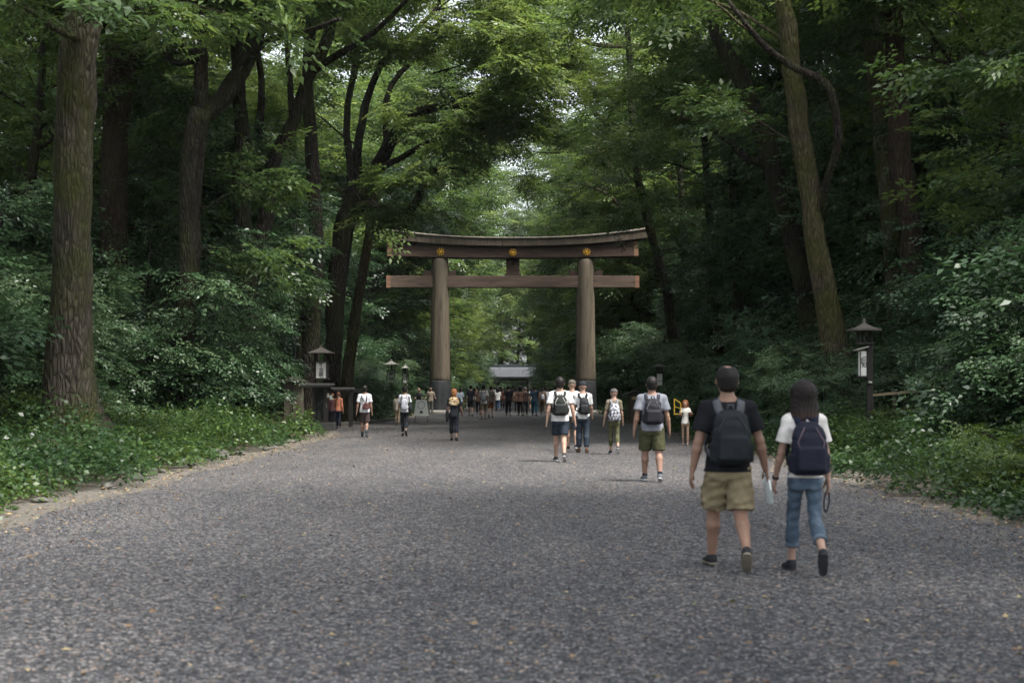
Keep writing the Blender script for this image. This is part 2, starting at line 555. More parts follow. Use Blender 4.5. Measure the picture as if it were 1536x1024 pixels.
# fallen leaves on the gravel, thickest along the sides
rg = np.random.default_rng(12)
n = 3600
yy = 7 + 70 * rg.random(n) ** 1.5
e = rg.random(n)
xx = np.where(e < .5, rg.uniform(-5.9, 5.6, n), np.where(e < .72, -5.6 + rg.normal(0, .8, n), 5.7 + rg.normal(0, .7, n)))
yb = rg.uniform(11, 48, 2600); sb = rg.random(2600)      # litter caught along both edges
xb = np.where(sb < .55, edge_r(yb) + rg.normal(.1, .28, 2600), edge_l(yb) + rg.normal(-.15, .28, 2600))
xx = np.concatenate([xx, xb]); yy = np.concatenate([yy, yb])
k = np.abs(xx) < 7.6; xx, yy = xx[k], yy[k]; n = len(xx)
zz = gz(xx, yy) + rg.uniform(.012, .03, n)
az = rg.uniform(0, 6.28, n)
V = leaf_quads(np.stack([xx, yy, zz], 1), np.stack([np.cos(az), np.sin(az), rg.uniform(-.05, .25, n)], 1),
               np.tile([0, 0, 1.], (n, 1)) + rg.normal(0, .25, (n, 3)), rg.uniform(.035, .075, n), rg.uniform(.02, .045, n))
m, nt, b = newmat('dead_leaf')
at_ = nt.nodes.new('ShaderNodeAttribute'); at_.attribute_name = 'tint'
c = ramp(nt, at_.outputs['Fac'], [(.0, (.07, .04, .02)), (.35, (.19, .11, .055)), (.7, (.29, .20, .10)), (.93, (.44, .35, .18)), (1.0, (.12, .16, .03))])
nt.links.new(c.outputs[0], b.inputs['Base Color']); b.inputs['Roughness'].default_value = .6
tag(link('fallen_leaves', quad_mesh('fallen_leaves', V, rg.random(n)), None, m), kind='stuff')


# ================================================================== ground cover
def ground_cover(name, seed, side, y0, y1, dens, leafsize, n_leaf, inner, outer, skip=None):
    rg = np.random.default_rng(seed)
    n = int(dens * (outer - inner) * (y1 - y0))
    y = rg.uniform(y0, y1, n); ax = inner + (outer - inner) * rg.random(n)
    e = np.abs(edge_l(y) if side < 0 else edge_r(y)) + (.62 if side < 0 else .30) + .22 * np.sin(y * .8 + seed) + .12 * np.sin(y * 2.7)
    if side < 0: e = e + .0
    ax = ax - inner + e
    x = side * ax
    if skip: 
        k = ~skip(x, y); x, y, ax, e = x[k], y[k], ax[k], e[k]; n = len(x)
    h = rg.uniform(.30, .58, n) * np.clip(.55 + (ax - e) / .8, .55, 1.15) * (1 + .35 * np.sin(x * 1.1 + y * .6)) * (1 + .7 * np.clip(np.sin(x * 1.9 + 2 * np.sin(y * .9)), 0, 1))
    R = rg.uniform(.22, .42, n)
    th = rg.uniform(0, 2 * math.pi, (n, n_leaf)); u = np.sqrt(rg.random((n, n_leaf)))
    lx = x[:, None] + R[:, None] * u * np.cos(th); ly = y[:, None] + R[:, None] * u * np.sin(th)
    g = gz(x, y)[:, None]
    lz = g + h[:, None] * (1.0 - .75 * u * u) * rg.uniform(.55, 1.1, (n, n_leaf))
    P = np.stack([lx, ly, lz], -1).reshape(-1, 3)
    D = np.stack([np.cos(th), np.sin(th), rg.uniform(-.45, .45, th.shape)], -1).reshape(-1, 3) + rg.normal(0, .3, (n * n_leaf, 3))
    U = np.stack([np.cos(th) * u * .7, np.sin(th) * u * .7, np.ones_like(u)], -1).reshape(-1, 3) + rg.normal(0, .3, (n * n_leaf, 3))
    L = leafsize * rg.uniform(.6, 1.25, len(P))
    tint = np.repeat(np.clip(.31 + rg.normal(0, .18, n) + .16 * np.sin(x * .9 + y * .43 + 1.5 * np.sin(y * .31)), 0, 1), n_leaf) + rg.normal(0, .09, len(P))
    V = leaf_quads(P, D, U, L, L * .70)
    return V, np.clip(tint, 0, 1)


def kiosk_gap(x, y):
    return ((np.abs(x + 9.6) < 1.5) & (y > 26.5) & (y < 31.5) & (np.sin(x * 37 + y * 53) < .2)) | (x < -5) & (x > -10.5) & (y > 49) & (y < 66) | ((x < -5) & (x > -8.2) & (y > 47) & (y < 70))


Vs = []; Ts = []
for side, sd in ((-1, 21), (1, 22)):
    sk = kiosk_gap if side < 0 else None
    for (y0, y1, dens, ls, nl_, outer) in ((9, 24, 13, .092, 36, 7.5), (24, 42, 11, .105, 30, 9), (42, 100, 5, .15, 24, 9), (100, 260, 1.6, .30, 14, 6)):
        V, T = ground_cover('g', sd + int(y0), side, y0, y1, dens, ls, nl_, 0, outer, sk)
        Vs.append(V); Ts.append(T)
tag(link('ground_cover', quad_mesh('ground_cover', np.concatenate(Vs), np.concatenate(Ts)), None, M['cover']), kind='stuff')

# ================================================================== trees
PR = random.Random(99)
TALL = [proto_tree(100 + i, 22 + 2 * (i % 3), 7.5, 5.6, 17, 3, 1.0, .05 * (i % 2), 'bark_dark', 'canopy', trunk_r=.30 + .05 * (i % 2)) for i in range(4)]
DARK = [proto_tree(120 + i, 17 + 2 * i, 3.0, 4.6, 20, 3, .95, 0, 'bark_dark', 'dark', (.45, .3), .24) for i in range(3)]
MAPLE = [proto_tree(140 + i, 17 + 2 * i, 4.0, 6.2, 18, 3, .95, .12, 'bark_dark', 'maple', (.45, .3), .24) for i in range(2)]
UNDER = [proto_tree(150 + i, 10 + i, 1.2, 3.6, 20, 3, .85, 0, 'bark_dark', 'shrub', (.42, .3), .14) for i in range(2)]
WALL = [proto_tree(155 + i, 12 + 2 * i, 1.4, 3.7, 22, 3, .9, 0, 'bark_dark', 'maple', (.42, .35), .15) for i in range(2)]
SHRUB = [proto_shrub(160 + i, 4.6, 2.6, 7, 3, .72) for i in range(3)]
LOW = [proto_shrub(170 + i, 1.7, 1.2, 7, 2, .5, 'cover', TEMPS, step=.28) for i in range(3)]
BROAD = [proto_shrub(180 + i, 3.6, 2.0, 6, 2, .80, 'dark', TEMPS_B, (.45, .3), .42) for i in range(2)]
print('leaves', [p[4] for p in TALL + DARK + MAPLE + SHRUB + LOW + BROAD])


def hero(name, label, d, stems, bark, leaf='canopy', cat='tree', up_h=7, limbs=(), crown_per=3, nl=8, group=None, base_flare=1.3, L=5.5, tints=(.42, .25), foliage_on=True, dark_limbs=False, tufts=4, flare=.16):
    """a tree whose stems follow given outlines at distance d: stems [(px,py,width px[,dy])...] first stem is the trunk"""
    rng = np.random.default_rng(sum(map(ord, label)))
    mb = MB(); mb2 = MB(); mbl = MB(); an = []
    x0, y0, w0 = stems[0][0][:3]
    p0 = at(x0, y0, d)
    base = np.array([p0[0], d, 0.0]); g = float(gz(base[0], base[1]))
    base[2] = g
    for si, st in enumerate(stems):
        pts = []; rr = []
        for q in st:
            dd = d + (q[3] if len(q) > 3 else 0)
            pts.append(at(q[0], q[1], dd)); rr.append(q[2] / F * dd / 2)
        if si == 0 and pts[0][2] > g:
            pts.insert(0, np.array([pts[0][0], pts[0][1], g - .3])); rr.insert(0, rr[0] * base_flare)
        # refine
        P2 = []; R2 = []
        for i in range(len(pts) - 1):
            k = max(2, int(np.linalg.norm(pts[i + 1] - pts[i]) / .7))
            for j in range(k):
                f = j / k
                a = pts[max(i - 1, 0)]; b_, c_ = pts[i], pts[i + 1]; e_ = pts[min(i + 2, len(pts) - 1)]
                p = .5 * ((2 * b_) + (-a + c_) * f + (2 * a - 5 * b_ + 4 * c_ - e_) * f * f + (-a + 3 * b_ - 3 * c_ + e_) * f ** 3)
                P2.append(p + rng.normal(0, .018, 3) * min(1, rr[i] * 6)); R2.append(rr[i] * (1 - f) + rr[i + 1] * f)
        P2.append(pts[-1]); R2.append(rr[-1])
        top = pts[-1]
        if st[-1][1] <= 30 and rr[-1] > .06:
            ext = grow(rng, top, nrm(P2[-1] - P2[-3]) + np.array([0, 0, .4]), up_h * min(1, rr[-1] / .12), 6, .1, .06)
            for i, q in enumerate(ext[1:]):
                P2.append(q); R2.append(rr[-1] * (1 - .14 * (i + 1)))
            for i in range(nl):
                q, dd = along(ext, .05 + .9 * i / nl)
                az = i * 2.4 + rng.uniform(-.4, .4)
                limb_set(rng, mb2, an, q, (math.cos(az), math.sin(az), rng.uniform(-.1, .5)), L * rng.uniform(.7, 1.1), rr[-1] * .4)
        ph = rng.uniform(0, 6, 4)
        def lumps(p, a, ph=ph, root=(si == 0)):
            v = 1 + .055 * math.sin(2 * a + p[2] * .9 + ph[0]) + .045 * math.sin(3 * a - p[2] * 1.7 + ph[1]) + .03 * math.sin(p[2] * 3.1 + ph[2])
            if root: v += flare * math.exp(-max(p[2], 0) / .7) * (1 + 1.4 * max(0, math.cos(5 * a + ph[3])))
            return v
        if si == 0 or R2[0] > .2:
            for _ in range(tufts if si == 0 else tufts // 2):
                q, dd = along(P2, rng.uniform(.30, .95) if si == 0 else rng.uniform(.1, .9))
                az = rng.uniform(0, 6.28)
                limb_set(rng, mb2, an, q, (math.cos(az), math.sin(az) - .3, rng.uniform(0, .4)), rng.uniform(1.8, 3.2), .035, subs=4)
        (mbl if dark_limbs and si else mb).tube([p - base for p in P2], R2, 18 if si == 0 else 12, True, .03, rng_py, lumps)
    for lb in limbs:       # (px,py,ddepth, dir, length[, foliage])
        q = at(lb[0], lb[1], d + lb[2])
        limb_set(rng, mb2, an, q, lb[3], lb[4], lb[5] if len(lb) > 5 else .07, up=lb[6] if len(lb) > 6 else .0)
    if mb2.v:
        A = np.array(mb2.v) - base
        mb.add([tuple(p) for p in A], mb2.f, True)
    e = empty(name, base)
    link('trunk', mb.mesh('trunk'), e, M[bark])
    if mbl.v: link('limb', mbl.mesh('limb'), e, M['bark_dark'])
    if an and foliage_on:
        an2 = [(a - base, dd) for a, dd in an]
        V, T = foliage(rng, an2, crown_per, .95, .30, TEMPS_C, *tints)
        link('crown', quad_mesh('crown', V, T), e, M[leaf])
    tag(e, label, cat, group)
    return e
# ------------------------------------------------------------------ trees with a shape of their own
hero('broadleaf_tree', 'massive straight grey-barked trunk, thickest at the left of the photo, mossy at its flared foot', 31,
     [[(112, 640, 82), (106, 560, 68), (108, 450, 62), (110, 300, 58), (112, 150, 55), (124, 40, 52), (130, 0, 50)]], 'bark_grey',
     base_flare=1.25, up_h=9, tufts=0, flare=.2, limbs=[(128, 30, -.5, (.55, -.9, -.12), 5.5, .09, -.02), (118, 60, -.3, (-.75, -.8, -.05), 5.5, .09, -.02), (118, -30, 0, (.1, -1, -.05), 6, .1)])
hero('broadleaf_tree', 'dark reddish-brown trunk rising just right of and behind the massive grey trunk', 46,
     [[(176, 620, 44), (172, 450, 40), (170, 300, 38), (176, 150, 42), (184, 0, 38)],
      [(176, 170, 22), (205, 90, 24), (235, 0, 22)]], 'bark_red', up_h=7)
hero('broadleaf_tree', 'mossy dark tree forking high up into an upright stem and a thick right-leaning stem', 43,
     [[(272, 600, 34), (283, 420, 32), (286, 300, 32), (292, 215, 34), (302, 165, 32)],
      [(302, 175, 22), (303, 110, 20), (300, 60, 19), (303, 0, 17)],
      [(300, 178, 26), (335, 148, 27, .4), (362, 108, 27, .8), (384, 55, 26, 1.2), (400, 0, 25, 1.5)],
      [(298, 90, 12), (270, 62, 13, -1), (246, 20, 11, -2), (240, 0, 10, -2.4)],
      [(368, 98, 10), (400, 60, 10, -1), (460, 48, 8, -2), (510, 28, 6, -3)],
      [(290, 92, 9), (262, 95, 9, 1), (232, 70, 8, 2), (200, 62, 6, 3)]], 'bark_dark', up_h=6, L=4.5)
hero('broadleaf_tree', 'dark slender tree whose long right stem curves up and over behind the left thicket', 51,
     [[(368, 610, 32), (371, 500, 30), (370, 430, 31), (374, 375, 33)],
      [(372, 390, 26), (363, 300, 24), (361, 180, 22), (356, 60, 20), (358, 0, 18)],
      [(376, 385, 24), (400, 330, 22, .3), (408, 250, 21, .5), (440, 180, 20, .8), (465, 110, 19, 1), (492, 60, 17, 1.4), (498, 0, 15, 1.5)],
      [(474, 105, 10, 1), (505, 82, 11, 0), (560, 50, 9, -1), (610, 0, 7, -2)],
      [(386, 300, 12, 2), (388, 200, 12, 2), (392, 120, 10, 2), (380, 40, 9, 2)]], 'bark_dark', tufts=0, up_h=6, L=4.5)
hero('broadleaf_tree', 'dark double trunk standing right behind the stone lamp base', 60,
     [[(462, 610, 30), (466, 520, 27), (470, 440, 25), (476, 380, 24), (470, 260, 20), (462, 120, 18), (470, 0, 16)],
      [(455, 610, 20), (450, 500, 18), (446, 400, 16), (440, 300, 14), (438, 180, 10), (430, 60, 7), (428, 0, 5)]], 'bark_dark', tufts=0, up_h=6, L=5)
hero('broadleaf_tree', 'slim mossy trunk leaning right between the hanging sign lantern and the gate pillar', 66,
     [[(516, 610, 20), (524, 540, 17), (534, 470, 16), (546, 400, 15), (556, 330, 13), (570, 260, 11), (600, 180, 9)]], 'bark_moss', tufts=0, up_h=4,
     limbs=[(575, 230, 0, (.5, .3, .5), 4, .06), (560, 290, 0, (-.7, -.3, .3), 4, .06), (590, 200, 0, (.6, .3, .5), 4, .05)])
hero('spreading_maple', 'low spreading tree with crooked dark limbs beside the left tip of the gate lintel', 64,
     [[(498, 600, 26), (502, 480, 27), (508, 400, 28), (516, 345, 32), (530, 312, 34), (548, 285, 28), (566, 252, 22), (590, 205, 17, -1), (622, 170, 14, -2), (668, 160, 10, -3), (720, 162, 6, -4)],
      [(526, 312, 19), (560, 308, 17, -1), (592, 320, 15, -2), (618, 312, 13, -3), (632, 286, 11, -3), (642, 262, 8, -3), (668, 250, 5, -4), (700, 258, 3, -4)],
      [(540, 290, 15), (536, 230, 13), (548, 160, 12, 1), (570, 100, 10, 1), (608, 60, 8, 0), (650, 20, 6, 0)],
      [(560, 258, 11), (600, 238, 9, -2), (640, 215, 7, -3), (690, 200, 5, -4)],
      [(580, 215, 9), (580, 150, 9, 1), (600, 110, 8, 2), (640, 80, 6, 2), (680, 70, 4, 2)],
      [(516, 340, 13), (528, 260, 12, 2), (520, 180, 11, 3), (540, 60, 9, 3), (560, 0, 7, 3)]], 'bark_dark', 'maple', tufts=0,
     up_h=3, nl=4, limbs=[(650, 110, -1, (.8, -.5, .1), 5, .05), (700, 150, -4, (.9, -.5, .5), 5, .05), (640, 40, 0, (.9, -.6, -.05), 6, .05), (690, 70, 2, (.9, .3, .1), 5.5, .05), (720, 110, 4, (.9, .2, -.1), 4.5, .04), (560, 60, 2, (.3, -.8, .2), 5, .05), (640, 264, -3, (.5, -.5, .5), 2.4, .04), (600, 316, -2, (-.3, -.8, .1), 1.8, .03), (630, 288, -3, (-.3, -.8, .5), 2.0, .03), (600, 200, -1, (.9, -.3, .25), 5, .06), (650, 160, -2.5, (.9, .1, .35), 5.5, .06), (700, 160, -4, (.8, -.3, .3), 4.5, .05),
                   (640, 60, 0, (.9, .2, .2), 5, .05), (600, 90, 1, (.5, .3, .5), 4, .05), (560, 130, 1, (.3, -.6, .4), 4, .05),
                   (690, 200, -4, (.8, .2, .3), 3.5, .04), (640, 215, -3, (.5, -.7, .45), 3.5, .04), (540, 220, 0, (-.8, -.3, .2), 4.5, .05), (650, 20, 0, (.7, -.3, .3), 5, .05)],
     tints=(.36, .26), crown_per=6)
hero('broadleaf_tree', 'tall pale trunk with yellow-green moss leaning left, the brightest trunk on the right side', 38,
     [[(1256, 560, 44), (1250, 505, 38), (1238, 440, 36), (1222, 350, 34), (1210, 260, 31), (1200, 190, 29), (1188, 110, 28), (1184, 40, 27), (1172, 0, 26)],
      [(1232, 330, 13), (1240, 270, 12, -.6), (1258, 215, 13, -1), (1252, 160, 13, -1.2), (1238, 125, 13, -1.2), (1212, 110, 12, -1.2), (1176, 94, 10, -1.2), (1140, 62, 9, -1.6), (1116, 34, 7, -2), (1092, 0, 5, -2)]],
     'bark_moss', dark_limbs=True, tufts=2, up_h=5, nl=4, L=3.5, base_flare=1.2, limbs=[(1130, 50, -1.8, (-.8, -.4, .1), 3.5, .04), (1176, 60, 0, (-.7, .4, .3), 5, .06)])
hero('broadleaf_tree', 'thick black trunk leaning left just behind the pale mossy trunk', 47,
     [[(1228, 600, 40), (1214, 470, 36), (1196, 380, 33), (1172, 290, 31), (1150, 220, 29), (1124, 150, 27), (1098, 95, 25), (1076, 50, 20), (1066, 0, 16)],
      [(1160, 248, 14), (1125, 240, 13), (1095, 215, 11), (1060, 190, 9), (1020, 175, 6)]], 'bark_dark', up_h=5, L=5)
hero('broadleaf_tree', 'plain brown trunk, left one of the upright pair above the right roadside lantern', 41,
     [[(1352, 620, 34), (1346, 460, 30), (1336, 340, 27), (1326, 250, 26), (1318, 150, 26), (1308, 60, 27), (1298, 0, 26)]], 'bark_grey', up_h=6, nl=4, L=4)
hero('broadleaf_tree', 'stout dark trunk, right one of the upright pair above the right roadside lantern', 39,
     [[(1392, 640, 46), (1382, 560, 38), (1376, 460, 35), (1364, 340, 33), (1352, 240, 32), (1345, 120, 28), (1340, 0, 24)]], 'bark_red', up_h=6, nl=4, L=4)
hero('broadleaf_tree', 'slanting dark stem high on the right, crossing left above the two upright trunks', 52,
     [[(1430, 620, 26), (1400, 400, 24), (1340, 200, 22), (1290, 75, 22), (1262, 30, 20), (1246, 0, 18)],
      [(1292, 80, 14), (1270, 40, 14), (1255, 0, 13)]], 'bark_dark', up_h=6)
for i, (px0, px1, px2, w, d_, yt) in enumerate([(1112, 1106, 1095, 15, 58, 150), (1086, 1072, 1060, 14, 66, 250), (1068, 1066, 1062, 11, 72, 280),
                                                (1132, 1122, 1118, 13, 62, 180), (1022, 1000, 955, 15, 74, 255), (1042, 1036, 1018, 12, 80, 240),
                                                (1160, 1150, 1150, 14, 60, 120), (1300, 1285, 1272, 18, 58, 60)]):
    lab = ['slim grey stem between the black leaning trunk and the thin pair near the gate', 'thin straight dark stem right of the gate lintel tip, left of the slim grey stem',
           'narrowest dark stem beside the thin straight one right of the gate', 'slim dark stem just left of the black leaning trunk',
           'thin stem leaning strongly left toward the right tip of the gate lintel', 'thin dark stem rising beside the small roofed box right of the gate',
           'shaded stem half hidden directly behind the black leaning trunk', 'dim stem deep in the wood right of the pale mossy trunk'][i]
    hero('slender_tree', lab, d_, [[(px0, 600, w * 1.2), (px1, 440, w), (px2, yt, w * .75), (px2 - 12, 60, w * .6), (px2 - 18, 20, w * .5)]], 'bark_dark', up_h=4, nl=6, L=4.5,
         limbs=[(px2, yt + 20, 0, (-.7, -.3, .3), 4.5, .05), (px2 - 5, yt - 30, 0, (.2, -.8, .3), 4, .05), (px2 - 8, yt - 60, 0, (-.8, .3, .3), 4, .05)])
hero('spreading_maple', 'spreading tree with long thin limbs over the right half of the gate', 95,
     [[(1000, 600, 20), (1004, 500, 19), (1000, 430, 18), (985, 360, 17), (962, 305, 15), (930, 270, 13, -1), (905, 240, 11, -2), (880, 205, 9, -3), (850, 196, 6, -4), (800, 198, 4, -5)],
      [(985, 360, 14), (1000, 290, 14), (1010, 230, 14, 1), (1030, 180, 14, 1), (1022, 110, 13, 1), (1000, 60, 10, 0), (960, 40, 8, -1)],
      [(955, 300, 9), (930, 225, 9, 1), (900, 180, 8, 1), (880, 150, 7, 1), (860, 120, 5, 1)],
      [(1012, 225, 9), (980, 190, 9, -1), (930, 165, 8, -2), (890, 140, 6, -2), (850, 90, 5, -3), (820, 30, 4, -3)],
      [(990, 350, 7), (950, 330, 7, -2), (910, 290, 6, -3), (870, 275, 5, -4)],
      [(1000, 65, 8), (940, 70, 8, -1), (870, 62, 6, -2), (830, 30, 5, -2)]], 'bark_moss', 'maple', up_h=3, nl=4,
     limbs=[(800, 198, -5, (-.8, -.4, .1), 5, .05), (840, 230, -2, (-.9, .2, .0), 5, .05), (820, 170, -3, (-.8, .3, .1), 5, .05), (850, 196, -4, (-.9, -.1, .15), 4.5, .05), (905, 235, -2, (-.7, -.6, .3), 4.5, .05), (870, 140, 1, (-.8, .3, .35), 5, .05), (930, 165, -2, (-.5, -.7, .4), 4.5, .05),
            (850, 90, -3, (-.8, -.2, .3), 5, .05), (1020, 120, 1, (.6, -.5, .3), 5, .06), (960, 45, -1, (-.5, -.4, .4), 5, .05), (1010, 240, 1, (.7, -.6, .2), 4.5, .06), (830, 30, -2, (-.8, .2, .2), 4.5, .05),
            (870, 275, -4, (-.8, .2, .0), 3, .04)], tints=(.36, .26), crown_per=6)

# ------------------------------------------------------------------ rows of tall trees on both sides
ZL = {
 (-1, 0): 'dark slender tree in the deep wood behind the left thicket', (1, 0): 'dark slender tree in the deep wood behind the right thicket',
 (-1, 1): 'tall leafy tree along the left of the avenue past the gate', (1, 1): 'tall leafy tree along the right of the avenue past the gate',
 (-1, 2): 'bright distant tree closing the left of the vista by the far gatehouse', (1, 2): 'bright distant tree closing the right of the vista by the far gatehouse'}
def zone(x, y):
    s = -1 if x < 0 else 1
    z = 0 if y < 84 else (1 if y < 185 else 2)
    return ZL[(s, z)], ['trees deep in the roadside wood', 'trees lining the avenue past the gate', 'trees closing the vista'][z] + (' on the left' if s < 0 else ' on the right')
spots = []
for side in (-1, 1):
    for row, (ax, st_) in enumerate(((15.5, 8.5), (20.5, 11), (27, 14), (34, 17))):
        y = 20 + PR.uniform(0, 5)
        while y < 92:
            x = side * (ax + PR.uniform(-1.6, 1.6))
            if abs(x) < .40 * y + 9 and not (row == 0 and y < 39) and not (row == 1 and y < 30): spots.append((x, y, 'near', row))
            y += st_ * PR.uniform(.8, 1.2)
    for row, (ax, st_) in enumerate(((10.5, 7.0), (15, 10), (22, 15))):
        y = 70 + row * 6 + PR.uniform(0, 3)
        while y < 250:
            x = side * (ax + PR.uniform(-1.2, 1.2))
            if row == 0 and y < 90: y += 6; continue
            if abs(x) < .36 * y + 8 and not (y < 92 and row > 0): spots.append((x, y, 'far', row))
            y += st_ * PR.uniform(.8, 1.25)
for side in (-1, 1):      # crowns that meet over the avenue
    for y in (99, 112, 126, 140, 155, 171, 188, 206, 226, 246): spots.append((side * (12.5 if y < 105 else PR.uniform(10.4, 11.2) if y < 165 else PR.uniform(10.8, 11.8)), y + PR.uniform(-2, 2), 'arch', 0))
    for y in ((75, 84) if side < 0 else ()): spots.append((side * 16.5, y, 'arch', 0))
for x in (-30, -24, -18, -12.5, -7, -1.5, 4, 9.5, 15, 21, 27): spots.append((x + PR.uniform(-1, 1), 300 + PR.uniform(-6, 14), 'end', 0))
for x in (-26, -16, -5, 5, 16, 26): spots.append((x, 330, 'end', 1))
for x in (-15, -9.5, -4.5, .5, 5.5, 10, 15): spots.append((x, 288 + PR.uniform(-3, 3), 'low', 0))
for side in (-1, 1):
    y = 43
    while y < 88:
        x = side * (12.6 + PR.uniform(-.9, .9))
        if not (side < 0 and y < 50): spots.append((x, y, 'under', 0))
        y += 5.2 * PR.uniform(.8, 1.2)
for side in (-1, 1):      # lower leafy trees that wall the avenue past the gate
    y = 100
    while y < 255:
        spots.append((side * (8.6 + PR.uniform(-.4, .5)), y, 'wall', 0)); y += 8.5 * PR.uniform(.8, 1.2)
spots += [(-14.3, 28, 'over', 0), (14.2, 29, 'over', 0), (-7.8, 119, 'fill', 0), (8.2, 125, 'fill', 1), (-8.5, 137, 'fill', 2)]
# unseen trees added just outside the picture to shade the near road from both sides
for x, y in ((9.5, -1), (9.0, 7), (10, 14.5), (-9.5, 3), (-10, 11)): spots.append((x, y, 'out', 0))
for x, y, k, row in spots:
    if k == 'wall': p = PR.choice(WALL); sc = PR.uniform(.9, 1.25)
    elif k == 'over': p = TALL[row]; sc = .85
    elif k == 'fill': p = TALL[row]; sc = 1.4
    elif k == 'under': p = PR.choice(UNDER); sc = PR.uniform(.85, 1.2)
    elif k == 'low': p = PR.choice(DARK + MAPLE); sc = PR.uniform(1.15, 1.5)
    elif k == 'end': p = PR.choice(MAPLE + TALL); sc = PR.uniform(1.8, 2.3)
    elif k == 'arch': p = PR.choice(MAPLE + TALL[:2] if y < 165 else TALL); sc = PR.uniform(1.25, 1.42) * (1 + max(0, y - 150) * .003)
    elif k == 'far': p = PR.choice((MAPLE + TALL[:3] + DARK[:1]) if row < 2 else TALL + DARK); sc = PR.uniform(.95, 1.2)
    elif k == 'out': p = PR.choice(TALL); sc = .9
    else: p = PR.choice(TALL + DARK + MAPLE + MAPLE if row else DARK + MAPLE[:1] + TALL[:1]); sc = PR.uniform(.9, 1.15)
    lab, grp = zone(x, y)
    if k == 'out': lab, grp = 'tall leafy tree standing beside the viewer just outside the picture', 'unseen trees added for shade beside the viewer'
    put_tree('forest_tree' if k not in ('end', 'low') else 'distant_tree', p, (x, y, float(gz(x, y))), PR.uniform(0, 6.28), sc * 1.0, lab, 'tree', grp)

# ------------------------------------------------------------------ understory shrubs
SL = {(-1, 0): ('layered leafy shrub of the thicket on the left bank', 'shrubs of the left roadside thicket'),
      (1, 0): ('layered leafy shrub of the thicket on the right bank', 'shrubs of the right roadside thicket'),
      (-1, 1): ('dark shrub at the foot of the avenue trees left of the far crowd', 'shrubs left of the avenue past the gate'),
      (1, 1): ('dark shrub at the foot of the avenue trees right of the far crowd', 'shrubs right of the avenue past the gate')}
for side in (-1, 1):
    for row, (ax, st_, H_) in enumerate(((11.0, 3.4, .6), (13.6, 3.8, 1.1), (17, 4.6, 1.6), (21.5, 6, 2.1), (27, 8, 2.4), (34, 10, 2.6))):
        y = 21 + PR.uniform(0, 3)
        while y < 84:
            x = side * (ax + PR.uniform(-.8, .8))
            s_ = H_ * PR.uniform(.85, 1.2)
            ok = abs(x) < .37 * y + 6
            if row == 0 and side < 0 and 47 < y < 70: ok = False
            if row == 1 and side < 0 and 50 < y < 68: s_ *= .8
            if side < 0 and row < 2 and abs(x + 9.8) < 3.6 and abs(y - 31) < 4: ok = False
            if side < 0 and row == 0 and y < 42: ok = False
            if side < 0 and row == 1 and y < 36: ok = False
            if side > 0 and y < 36 and x - 2.9 * s_ < .268 * y: ok = False
            if side < 0 and y < 56 and x + 2.9 * s_ > -.165 * y: ok = False
            if side < 0 and 56 <= y < 72 and row == 0: ok = False
            if ok:
                put_shrub('thicket_shrub', PR.choice(SHRUB + BROAD[:1] if row else SHRUB), (x, y, float(gz(x, y)) - .05), PR.uniform(0, 6.28), (s_ * 1.1, s_ * 1.1, s_), SL[(side, 0)][0], 'shrub', SL[(side, 0)][1])
            y += st_ * PR.uniform(.8, 1.25)
    for row, (ax, st_, H_) in enumerate(((7.4, 4.5, .75), (10, 6, 1.4))):
        y = 92
        while y < 260:
            x = side * (ax + PR.uniform(-.4, .6)); s_ = H_ * PR.uniform(.85, 1.2) * (1 + max(0, y - 130) * .002)
            if not (y > 262):
                put_shrub('avenue_shrub', PR.choice(SHRUB), (x, y, float(gz(x, y)) - .05), PR.uniform(0, 6.28), (s_ * 1.1, s_ * 1.1, s_), SL[(side, 1)][0], 'shrub', SL[(side, 1)][1])
            y += st_ * PR.uniform(.9, 1.3)
for x in (-13, -8.5, -4.5, -1, 3, 7, 12):
    put_shrub('avenue_shrub', PR.choice(SHRUB), (x, 281, float(gz(x, 281))), PR.uniform(0, 6.28), PR.uniform(1.3, 1.7), 'bushy shrub filling the ground behind the far gatehouse', 'shrub', 'shrubs behind the far gatehouse')
# placed ones: (px, d, scale, set, label)
NAMED = [
 (190, 44, 1.4, 'S', 'big tiered shrub with pale drooping sprays right of the massive grey trunk'),
 (285, 48, 1.15, 'S', 'big tiered shrub reaching farthest right into the open, left of the stone lamp base'),
 (150, 50, 1.6, 'S', 'tall shrub filling the gap behind the massive grey trunk'),
 (-215, 33, 1.1, 'S', 'dark shrub at the left picture edge in front of the massive grey trunk'),
 (1590, 26, .9, 'B', 'large-leaved shrub at the right picture edge, nearest of the right bank'),
 (1640, 28, 1.5, 'B', 'tall large-leaved shrub cut off by the right picture edge'),
 (1545, 34, 1.1, 'S', 'arching shrub behind the low fence on the right'),
 (1400, 40, .9, 'S', 'rounded shrub behind the left end of the low fence'),
 (1236, 36, .60, 'S', 'feathery shrub left of the right roadside lantern post'),
 (1165, 43, .75, 'S', 'shrub behind the walking couple between them and the pale mossy trunk'),
 (1340, 37.5, .68, 'S', 'shrub at the foot of the upright trunk pair behind the bamboo fence'),
 (1095, 52, .85, 'S', 'shrub above the head of the man in the black tee'),
 (1035, 70, .8, 'S', 'shrub right of the small roofed box near the gate'),
 (568, 86, .85, 'S', 'shrub behind the two small lanterns left of the gate'),
 (535, 74, .8, 'S', 'shrub right of the slim mossy leaning trunk'),
]
for px, d_, s_, k, lab in NAMED:
    x = (px - 768) / F * d_
    put_shrub('tiered_shrub', PR.choice(SHRUB) if k == 'S' else PR.choice(BROAD), (x, d_, float(gz(x, d_)) - .05), PR.uniform(0, 6.28), s_, lab, 'shrub')
